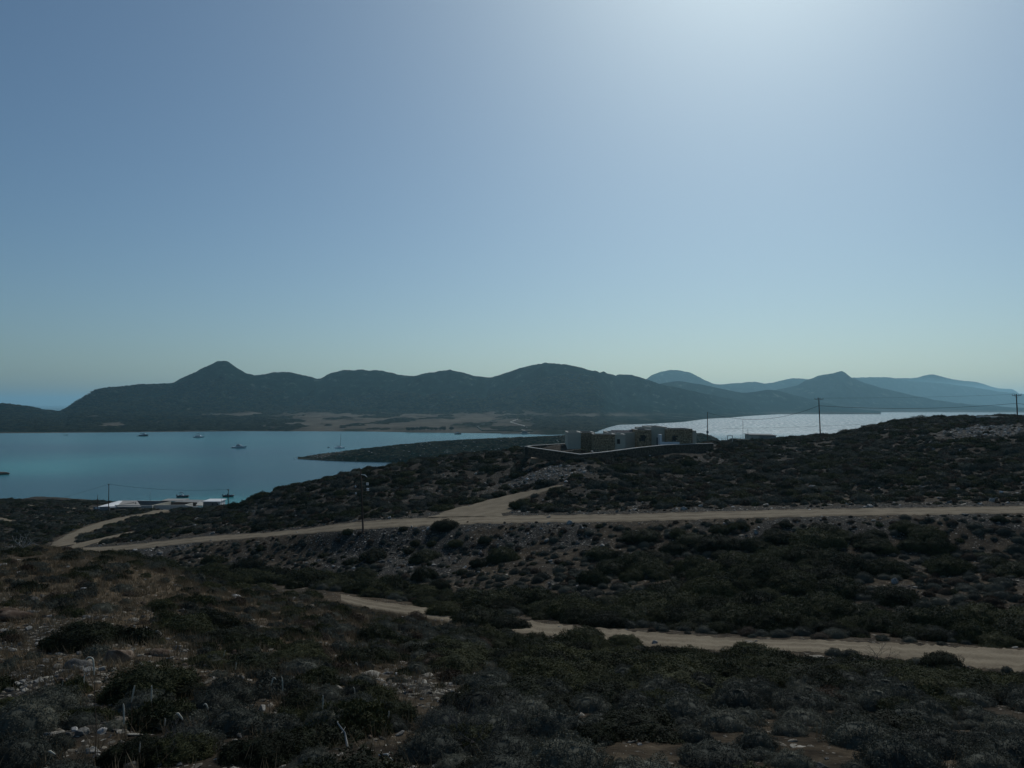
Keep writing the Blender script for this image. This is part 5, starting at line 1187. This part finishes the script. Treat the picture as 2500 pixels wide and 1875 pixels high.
# gate, low building and strip right of the villa
p = P(1782, 1083, 190); gzv = p.z - .6; t = empty('gate_frame', (p.x, p.y, gzv)); tag(t, 'white rectangular gate frame standing alone right of the plain villa pole', 'gate')
H_ = P(1782, 1064.5, 190).z - gzv
for s in (-.62, .62): MB().box(s - .07, s + .07, -.07, .07, 0, H_).build('post', M['coping'], t)
MB().box(-.69, .69, -.07, .07, H_, H_ + .14).build('lintel', M['coping'], t)
for zz in (.5, 1.0): MB().box(-.55, .55, -.03, .03, zz, zz + .08).build('rail', M['coping'], t)
t = empty('wire_fence', P(1765, 1080, 189)); tag(t, 'low wire fence with thin stakes on both sides of the white gate frame', 'fence')
for k, dx in enumerate((-1.2, -.3, .6, 3.0, 4.2, 5.4)):
    MB().tube([(dx, 0, -1), (dx, 0, 1.2)], .035, 5).build('stake', M['metal'], t)
for zz in (.4, 1.0): MB().tube([(-1.2, 0, zz), (.6, 0, zz + .02)], .012, 4).build('fence_wire', M['wire'], t); MB().tube([(3, 0, zz), (5.4, 0, zz)], .012, 4).build('fence_wire', M['wire'], t)
p = P(1866, 1075, 205); t = empty('flat_outbuilding', p); tag(t, 'low pale flat roofed building half sunk behind the crest, left of the crossarm pole', 'building')
a = P(1832, 1062, 205) - p; b = P(1896, 1064, 205) - p
MB().box(a.x, a.x + 2.4, 0, 5, -3, a.z).build('plaster_wall', M['plaster'], t); MB().box(a.x + 2.4, b.x, .4, 5, -3, a.z - .25).build('low_wall', M['concrete'], t)
MB().add([(a.x - .2, -.2, a.z + .003), (b.x + .1, .2, a.z - .2), (b.x, 5.2, a.z), (a.x - .2, 5.2, a.z + .12), (a.x - .2, -.2, a.z + .1), (b.x + .1, .2, a.z - .1), (b.x, 5.2, a.z + .1), (a.x - .2, 5.2, a.z + .22)], [(3, 2, 1, 0), (4, 5, 6, 7), (0, 1, 5, 4), (1, 2, 6, 5), (2, 3, 7, 6), (3, 0, 4, 7)]).build('roof', M['roof_grey'], t)
p = P(1805, 1073, 198); o = MB().box(-2.8, 2.4, 0, .5, -3, 0).build('low_stone_wall', M['stone_wall']); o.location = p; tag(o, 'low brown wall between the white gate frame and the flat outbuilding', 'wall')
for (x0, x1, y0, y1, Yq, lab) in ((2392, 2440, 1017, 1015.5, 188, 'left pale roof edge lying low on the right hand hilltop'), (2422, 2465, 1018.5, 1019, 186, 'right pale roof edge lying low on the right hand hilltop')):
    a = P(x0, y0, Yq); b = P(x1, y1, Yq); o = MB().box(0, b.x - a.x, 0, 1.6, -1.6, .09).build('roof_slab', M['coping']); o.location = a; tag(o, lab, 'roof')

# ------------------------------------------------------------------ shore house and hut at the left
def slab_pts(name, pts, h, mat, par, base):
    """a wall along points (px, y top, Y) going down by h"""
    W = [P(*q) - base for q in pts]; mb = MB()
    for a, b in zip(W[:-1], W[1:]):
        d = (b - a); nrm = Vector((-d.y, d.x, 0)).normalized() * .3
        vs = [a, b, b + nrm, a + nrm]; vs = [Vector((v.x, v.y, v.z - h)) for v in vs] + vs
        mb.add(vs, [(3, 2, 1, 0), (4, 5, 6, 7), (0, 1, 5, 4), (1, 2, 6, 5), (2, 3, 7, 6), (3, 0, 4, 7)])
    return mb.build(name, M[mat], par)
base = P(380, 1240, 245); sh_ = empty('shore_house', base); tag(sh_, 'low white walled house with terraces at the water edge on the left', 'house')
def poly_slab(name, pts, th, mat):
    W = [P(*q) - base for q in pts]; n = len(W); vs = [Vector((v.x, v.y, v.z - th)) for v in W] + W
    return MB().add(vs, [tuple(range(n - 1, -1, -1)), tuple(range(n, 2 * n))] + [(i, (i + 1) % n, n + (i + 1) % n, n + i) for i in range(n)]).build(name, M[mat], sh_)
poly_slab('terrace_roof', [(232, 1238.5, 235), (262, 1236, 236), (285, 1236, 240), (299, 1222.5, 262), (290, 1222.5, 262)], .5, 'white')
poly_slab('terrace_roof', [(285, 1237, 238), (345, 1237, 238), (335, 1222.8, 262), (300, 1222.8, 262)], .3, 'concrete')
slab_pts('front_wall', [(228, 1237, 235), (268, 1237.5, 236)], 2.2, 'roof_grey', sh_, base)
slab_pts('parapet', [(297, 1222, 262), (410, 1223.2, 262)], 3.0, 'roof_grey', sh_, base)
slab_pts('parapet', [(297, 1221.7, 262.4), (410, 1222.9, 262.4)], .25, 'white', sh_, base)
slab_pts('low_wall', [(285, 1233.5, 243), (328, 1225.5, 252)], 2.4, 'concrete', sh_, base)
slab_pts('low_wall', [(330, 1226, 252), (330.6, 1233, 246)], 2.4, 'mortar', sh_, base)
slab_pts('terrace_wall', [(280, 1233, 240), (372, 1234, 241)], 2.0, 'coping', sh_, base)
slab_pts('ramp_wall', [(368, 1234.5, 241), (418, 1224, 254)], 2.4, 'plaster', sh_, base)
poly_slab('roof', [(392, 1222.5, 262), (447, 1222.5, 262), (462, 1217, 276), (410, 1217.5, 276)], .3, 'concrete')
poly_slab('roof', [(415, 1228, 255), (490, 1229, 255), (504, 1220.5, 268), (445, 1219.5, 268)], .3, 'roof_grey')
slab_pts('side_wall', [(412, 1225.5, 254), (480, 1226.5, 254)], 3.0, 'brown_rock', sh_, base)
slab_pts('terrace_wall', [(372, 1233.2, 243), (450, 1232.5, 243), (462, 1235, 241), (500, 1240, 236)], 1.6, 'coping', sh_, base)
slab_pts('terrace_wall', [(450, 1233, 244), (471, 1227.5, 252)], 1.6, 'coping', sh_, base)
for k in range(4): poly_slab('step', [(478 + k * 2, 1233 - k * 2.2, 247 + k * 3), (494 + k * 2, 1234 - k * 2.2, 247 + k * 3), (495 + k * 2, 1232.4 - k * 2.2, 249.5 + k * 3), (480 + k * 2, 1231.6 - k * 2.2, 249.5 + k * 3)], .4, 'coping')
b2 = P(517, 1241, 240); hut = empty('white_hut', b2); tag(hut, 'small white cube hut with a flat overhanging roof right of the shore house', 'hut')
a = P(496, 1224.5, 240) - b2; b = P(538, 1224.5, 240) - b2
MB().box(a.x, b.x - .9, 0, 4, -1, a.z - .1).build('grey_front', M['metal'], hut); MB().box(b.x - .9, b.x, -.05, 4, -1, a.z - .1).build('white_corner', M['white'], hut)
MB().add([(a.x - .2, -.5, a.z - .1), (b.x + .15, -.5, a.z - .1), (b.x + .3, 4.6, a.z + .15), (a.x + .3, 4.6, a.z + .15), (a.x - .2, -.5, a.z + .12), (b.x + .15, -.5, a.z + .12), (b.x + .3, 4.6, a.z + .32), (a.x + .3, 4.6, a.z + .32)], [(3, 2, 1, 0), (4, 5, 6, 7), (0, 1, 5, 4), (1, 2, 6, 5), (2, 3, 7, 6), (3, 0, 4, 7)]).build('roof', M['white'], hut)
for px in (519, 531.5):
    q = P(px, 1231, 240) - b2; f = MB().box(q.x - .22, q.x + .22, -.09, 0.02, q.z - .25, q.z + .25).build('window', M['glass_dark'], hut)
p = P(552, 1236, 262); t = empty('small_jetty', (p.x, p.y, SEA)); tag(t, 'little white jetty with stacked boats below the dark slope', 'jetty')
MB().box(-2, 8, -1, 1.4, -1, 1.1).build('deck', M['concrete'], t); MB().box(2, 5.5, -.6, .8, 1.1, 1.9).build('upturned_boat', M['hull_white'], t); MB().box(6, 7, -.4, .4, 1.1, 2.2).build('bollard_box', M['hull_dark'], t)

# ------------------------------------------------------------------ boats
def hull(L, B, fb, sheer=.25, tr=.75, n=12):
    """lofted hull, bow towards +x, waterline z = 0"""
    vs = []; fs = []; m = 7
    for i in range(n + 1):
        q = i / n; x = -L / 2 + L * q; w = B / 2 * (tr + (1 - tr) * math.sin(min(q / .45, 1) * math.pi / 2)) * (1 - max(0, (q - .5) / .5) ** 2.2)
        w = max(w, .02); top = fb * (1 + sheer * q ** 2 * 2); kx = x + (0 if q < .8 else 0)
        for k in range(m):
            a = k / (m - 1) * 2 - 1; s = abs(a)
            zz = -.35 + (top + .35) * min(1, s ** 1.6 * 1.05); ww = w * (min(1, s * 1.25) ** .7) * (1 if a > 0 else -1)
            xx = kx - (1 - (zz + .35) / (top + .35)) * L * .09 * q ** 3
            vs.append((xx, ww, zz))
    for i in range(n):
        for k in range(m - 1): a = i * m + k; fs.append((a, a + m, a + m + 1, a + 1))
        fs.append((i * m, i * m + m - 1, (i + 1) * m + m - 1, (i + 1) * m))
    fs.append(tuple(range(m)))
    return MB().add(vs, fs)
def cab(x0, x1, w, z0, z1, r0=.35, r1=.15, tw=.85):
    return MB().add([(x0, -w, z0), (x1, -w * .9, z0), (x1, w * .9, z0), (x0, w, z0), (x0 + r1, -w * tw, z1), (x1 - r0, -w * tw * .85, z1), (x1 - r0, w * tw * .85, z1), (x0 + r1, w * tw, z1)], [(3, 2, 1, 0), (4, 5, 6, 7), (0, 1, 5, 4), (1, 2, 6, 5), (2, 3, 7, 6), (3, 0, 4, 7)])
def boat(px, py, L, lab, rz=0.0, kind='yacht', name='motor_yacht', cat='boat'):
    Y = 45 * F / (py - HOR); p = P(px, py, Y); t = empty(name, (p.x, Y, SEA), rz); tag(t, lab, cat, 'boats anchored in the bay'); k = L / 14
    if kind == 'yacht':
        hull(L, L * .28, 1.5 * k).build('hull', M['hull_white'], t); cab(-L * .25, L * .25, L * .11, 1.5 * k, 2.9 * k, 2.6 * k, .3).build('cabin', M['hull_white'], t)
        cab(-L * .22, L * .2, L * .115, 2.0 * k, 2.5 * k, 1.0 * k, .1, .95).build('window_band', M['glass_dark'], t); cab(-L * .2, L * .05, L * .09, 2.9 * k, 3.6 * k, 1.2 * k, .2).build('flybridge', M['hull_dark'], t)
        MB().tube([(-L * .12, 0, 3.6 * k), (-L * .16, 0, 5.2 * k)], .07, 5).build('radar_mast', M['metal'], t); MB().box(-L * .58, -L * .46, -L * .1, L * .1, .1, .5 * k).build('swim_platform', M['hull_dark'], t)
    if kind == 'fly':
        hull(L, L * .3, 1.3 * k, .2).build('hull', M['hull_white'], t); cab(-L * .3, L * .2, L * .12, 1.3 * k, 2.8 * k, 1.2 * k, .2).build('cabin', M['hull_white'], t)
        cab(-L * .28, L * .16, L * .125, 1.75 * k, 2.4 * k, .8 * k, .1, .97).build('window_band', M['glass_dark'], t)
        MB().box(-L * .26, L * .1, -L * .12, L * .12, 4.4 * k, 4.75 * k).build('canopy', M['canvas'], t)
        for sx_ in (-.2, .04):
            for sy_ in (-.1, .1): MB().tube([(L * sx_, L * sy_, 2.8 * k), (L * sx_, L * sy_, 4.4 * k)], .05, 4).build('canopy_post', M['metal'], t)
        MB().tube([(-L * .05, 0, 4.7 * k), (-L * .05, 0, 7.2 * k)], .06, 4).build('aerial', M['metal'], t)
    if kind == 'trawler':
        hull(L, L * .3, 1.6 * k, .35).build('hull', M['hull_dark' if 'dark' in lab else 'hull_white'], t); cab(-L * .2, L * .18, L * .11, 1.6 * k, 3.6 * k, .5, .2).build('cabin', M['hull_white'], t)
        cab(-L * .1, L * .19, L * .113, 2.6 * k, 3.2 * k, .3, .1, .98).build('window_band', M['glass_dark'], t); MB().box(-L * .38, L * .12, -L * .11, L * .11, 3.9 * k, 4.2 * k).build('canopy', M['canvas'], t)
        MB().tube([(-L * .05, 0, 3.6 * k), (-L * .05, 0, 6.0 * k)], .07, 5).build('mast', M['metal'], t); MB().box(-L * .42, -L * .2, -L * .1, L * .1, 1.6 * k, 2.4 * k).build('stern_rail', M['hull_white'], t)
    if kind == 'cat':
        for s in (-1, 1):
            o = hull(L, L * .14, 1.3 * k, .12).build('hull', M['hull_white'], t); o.location = (0, s * L * .2, 0)
        MB().box(-L * .4, L * .28, -L * .22, L * .22, .8 * k, 1.5 * k).build('deck', M['hull_white'], t); cab(-L * .28, L * .18, L * .15, 1.5 * k, 2.7 * k, L * .16, .2).build('cabin', M['hull_white'], t)
        cab(-L * .2, L * .15, L * .153, 1.8 * k, 2.3 * k, L * .1, .1, .97).build('window_band', M['glass_dark'], t)
        MB().tube([(L * .05, 0, 2.7 * k), (L * .05, 0, L * 1.42)], [.2, .14], 6).build('mast', M['metal'], t); MB().tube([(L * .03, 0, 3.4 * k), (-L * .35, 0, 3.3 * k)], .22, 7).build('furled_sail', M['canvas'], t)
        MB().tube([(L * .05, 0, L * 1.38), (L * .46, 0, 1.5 * k)], .02, 3).build('forestay', M['wire'], t)
    if kind == 'rib':
        hull(L, L * .34, .55, .2).build('hull', M['rubber'], t)
        pts = [(-L * .5, L * .16, .55), (0, L * .18, .6), (L * .3, L * .13, .7), (L * .49, 0, .85), (L * .3, -L * .13, .7), (0, -L * .18, .6), (-L * .5, -L * .16, .55)]
        MB().tube(pts, .24, 8).build('side_tube', M['rubber' if 'grey' in lab else 'hull_dark'], t, True)
        cab(-L * .12, L * .02, .35, .5, 1.5, .2, .05).build('console', M['hull_white' if 'grey' in lab else 'hull_dark'], t)
        MB().box(-L * .56, -L * .5, -.25, .25, .2, 1.35).build('outboard_motor', M['hull_dark'], t); MB().box(-L * .3, -L * .18, -.4, .4, .5, 1.0).build('seat', M['canvas'], t)
        if 'canopy' in lab:
            MB().box(-L * .3, -L * .02, -.7, .7, 2.1, 2.25).build('canopy', M['canvas'], t)
            for sx_ in (-.28, -.04):
                for sy_ in (-.6, .6): MB().tube([(L * sx_, sy_, .6), (L * sx_, sy_, 2.1)], .03, 4).build('canopy_post', M['metal'], t)
    if kind == 'small':
        hull(L, L * .36, .5, .2).build('hull', M['hull_dark'], t); MB().box(-L * .1, L * .02, -L * .15, L * .15, .35, .5).build('thwart', M['hull_white'], t)
    return t
boat(585, 1093.5, 14.5, 'sleek white motor yacht with dark flybridge, nearest of the large boats in the bay', .12, 'yacht')
boat(830, 1094, 9.8, 'white sailing catamaran with a bare mast off the headland tip', .1, 'cat', 'sailing_catamaran')
boat(486, 1068, 15.0, 'white motor boat with a raised dark canopy and aerial, third from the left', .1, 'fly')
boat(351, 1064.5, 13.0, 'white trawler style boat with dark awning, second from the left', .05, 'trawler', 'motor_boat')
boat(161, 1062.5, 6.8, 'small boat far out at the left, the leftmost of all', 0, 'small', 'small_boat')
boat(1118, 1060, 11.0, 'dark hulled trawler anchored right of the beach trees', .1, 'trawler', 'motor_boat')
boat(447, 1213, 5.6, 'grey inflatable speedboat with canopy anchored behind the shore house', .05, 'rib', 'inflatable_boat')
boat(558, 1212, 5.2, 'dark inflatable boat floating right behind the hut pole', .05, 'rib', 'inflatable_boat')
boat(802, 1092.5, 2.4, 'tiny dinghy left of the sailing catamaran', 0, 'small', 'dinghy')
boat(336, 1065, 3.0, 'tiny dinghy left of the trawler style boat', 0, 'small', 'dinghy')
p = P(2, 1158.5, 497)
for k, (dx, s, lab) in enumerate(((0, 7.0, 'brown rock islet in the bay cut by the left edge'), (-6, 9.0, 'larger rock of the islet just outside the left edge'))[:1]):
    o = link('islet_rock', ROCKS['brown'][0]); o.location = (p.x + dx, p.y, SEA - .3); o.scale = (s * 1.5, s, s * .55); tag(o, lab, 'rock')

# ------------------------------------------------------------------ beach trees, far shore details
def lookup(FX, X, Y):
    Xg, Yg, Zg, _ = FX; u = X / Y; ua = Xg[:, 0] / Yg[:, 0]; i = int(np.clip(np.searchsorted(ua, u), 1, len(ua) - 1)); return float(np.interp(Y, Yg[i], Zg[i]))
def lookup_v(FX, X, Y):
    Xg, Yg, Zg, Tn = FX; ua = Xg[:, 0] / Yg[:, 0]; i = np.clip(np.searchsorted(ua, X / Y), 1, len(ua) - 1); j = np.array([np.searchsorted(Yg[a], b) for a, b in zip(i, Y)]); j = np.clip(j, 1, Yg.shape[1] - 1)
    f = (Y - Yg[i, j - 1]) / (Yg[i, j] - Yg[i, j - 1] + 1e-9); return Zg[i, j - 1] * (1 - f) + Zg[i, j] * f, Tn[i, j]
def crown_mesh(name, seed):
    r = np.random.default_rng(seed); V = []
    lumps = [(r.uniform(-.5, .5), r.uniform(-.4, .4), r.uniform(.45, .75), r.uniform(.28, .42), r.uniform(.2, .32)) for _ in range(8)]
    d = r.normal(0, 1, (2600, 3)); d /= np.linalg.norm(d, axis=1)[:, None]; c = np.array(lumps)[r.integers(0, 8, 2600)]
    p = c[:, :3] + d * np.stack([c[:, 3], c[:, 3], c[:, 4]], 1) * (r.random((2600, 1)) ** .35)
    V, Fc = leaf_cloud(r, p, d, .07, .05, 1.0); return mesh_np(name, V, Fc, M['leaf_olive'])
CROWN = [crown_mesh('crown', 200 + i) for i in range(3)]
for k, (px, w) in enumerate(((998, 6.5), (1007, 6), (1017, 6.5), (1026, 6.8), (1036, 7), (1045, 6.0), (1054, 5.5), (1064, 6.0), (1075, 6.0), (1084, 7), (1101, 6.5))):
    Y = 1262 + (k % 3) * 4; p = P(px, 1054, Y); z = lookup(FC, p.x, Y); t = empty('tamarisk_tree', (p.x, Y, z))
    nth = ['', 'second', 'third', 'fourth', 'fifth', 'sixth', 'seventh', 'eighth', 'ninth', 'tenth'][k % 10]
    pos = 'leftmost tree of the dark row on the far beach' if k == 0 else 'rightmost beach tree, standing alone beside the dark hulled trawler' if k == 10 else f'dark rounded tree, {nth} from the left in the row along the far beach'
    tag(t, pos, 'tree', 'dark trees along the far beach')
    o = link('crown', CROWN[k % 3], t); s = w; o.scale = (s, s, s * random.uniform(1.0, 1.25)); o.rotation_euler = (0, 0, k * 1.3); o.location = (0, 0, .2)
    MB().tube([(0, 0, -1), (.2, 0, s * .35), (.6, 0, s * .7)], [.3, .22, .1], 6).build('trunk', M['bark'], t); MB().tube([(0.1, 0, s * .2), (-.9, 0.2, s * .65)], [.18, .08], 5).build('limb', M['bark'], t)
# dark copses on the tan flats and hill foot, borrowed from one mastic shape
X, Y = sample_area(60000, 1260, 2700, -0.66, 0.12, 1.0); zz_, tn = lookup_v(FC, X, Y)
nn = fbm(X * .012, Y * .006, 4); n3 = fbm(X * .003 + 5, Y * .003, 3); keep = (zz_ > SEA + .8) & (rng.random(len(X)) < np.where(tn > .5, .8 * smooth(.02, .12, nn + .3 * n3 - .05), .45)) & (tn >= 0)
X, Y, zz_ = X[keep], Y[keep], zz_[keep]; m = len(X); s = rng.uniform(2.5, 6.0, m)
src2 = first_with(PROTO['mastic'])
gn_scatter('copse_vegetation', src2, np.stack([X, Y, zz_ - .3], 1), np.stack([s * 1.4, s * 1.2, s * rng.uniform(.4, .7, m)], 1), np.stack([0 * s, 0 * s, rng.uniform(0, 6, m)], 1), rng.integers(0, len(src2), m).astype(float), 'dark copses and bushes on the tan flats across the bay')
X, Y = sample_area(16000, 585, 830, -0.28, 0.27, 1.0); zz_, tn = lookup_v(FH, X, Y); keep = (zz_ > SEA + 1.6) & (rng.random(len(X)) < .55 - .35 * tn); X, Y, zz_ = X[keep], Y[keep], zz_[keep]; m = len(X); s = rng.uniform(.7, 1.8, m)
gn_scatter('headland_vegetation', src2, np.stack([X, Y, zz_ - .2], 1), np.stack([s * 1.3, s * 1.2, s * rng.uniform(.4, .7, m)], 1), np.stack([0 * s, 0 * s, rng.uniform(0, 6, m)], 1), rng.integers(0, len(src2), m).astype(float), 'low dark bushes over the headland')
X, Y = sample_area(9000, 585, 900, -0.28, 0.27, 1.0); zz_, tn = lookup_v(FH, X, Y); keep = (zz_ > SEA + .3) & (rng.random(len(X)) < .15 + .7 * tn); X, Y, zz_ = X[keep], Y[keep], zz_[keep]; m = len(X); s = rng.uniform(.5, 2.2, m)
gn_scatter('headland_rubble', src, np.stack([X, Y, zz_], 1), np.stack([s, s, s * .6], 1), np.stack([0 * s, 0 * s, rng.uniform(0, 6, m)], 1), rng.integers(0, len(src), m).astype(float), 'pale rock outcrops over the headland')
def far_hit(px, py):
    a, b = ray(px, py); u = a; Xg, Yg, Zg, _ = FC; ua = Xg[:, 0] / Yg[:, 0]; i = int(np.clip(np.searchsorted(ua, u), 1, len(ua) - 1)); d = Zg[i] - b * Yg[i]; k = int(np.argmax(d > 0)); k = max(k, 1)
    f = -d[k - 1] / (d[k] - d[k - 1] + 1e-9); Y = Yg[i, k - 1] + f * (Yg[i, k] - Yg[i, k - 1]); return Vector((a * Y, Y, b * Y))
def far_strip(name, pts, w, h, mat, lab, cat, kind=None):
    W = []
    for (a, b) in zip(pts[:-1], pts[1:]):
        for q in np.linspace(0, 1, 8, endpoint=False): W.append(far_hit(a[0] + (b[0] - a[0]) * q, a[1] + (b[1] - a[1]) * q))
    W.append(far_hit(*pts[-1])); mb = MB()
    for a, b in zip(W[:-1], W[1:]):
        a = a.copy(); b = b.copy(); d = b - a; n = Vector((-d.y, d.x, 0)); n = (n.normalized() if n.length > .01 else Vector((1, 0, 0))) * w / 2; e = Vector((0, 0, h)); lo = Vector((0, 0, -2.5))
        mb.add([a - n + lo, b - n + lo, b + n + lo, a + n + lo, a - n + e, b - n + e, b + n + e, a + n + e], [(3, 2, 1, 0), (4, 5, 6, 7), (0, 1, 5, 4), (1, 2, 6, 5), (2, 3, 7, 6), (3, 0, 4, 7)])
    o = mb.build(name, M[mat]); tag(o, lab, cat, kind=kind)
far_strip('zigzag_path', [(1267, 1022), (1246, 1030.5), (1262, 1035), (1278, 1039), (1287, 1043.5), (1273, 1049), (1281, 1051)], 2.0, .4, 'coping', None, None, 'structure')
far_strip('field_wall', [(1178, 1052), (1165, 1043), (1182, 1036), (1200, 1028), (1225, 1023), (1245, 1020)], 2.5, 1.6, 'leaf_olive', 'dark dry stone field boundary bending across the tan flat', 'wall')
far_strip('field_wall', [(1178, 1052.5), (1250, 1053), (1300, 1055)], 3.0, 1.6, 'leaf_olive', 'dark field boundary running along the far shore by the landing', 'wall')
p = P(1252, 1059.5, 1175); t = empty('landing_pier', (p.x, 45 * F / (1059.5 - HOR), SEA)); tag(t, 'low grey landing pier on the far shore below the zigzag path', 'pier')
MB().box(-18, 12, -2.5, 2.5, -1, 1.0).build('pier_deck', M['concrete'], t); MB().box(12, 26, -2, 12, -1, 1.8).build('quay', M['concrete'], t); MB().box(14, 22, 1, 5, 1.8, 4.4).build('pier_hut', M['hull_dark'], t)
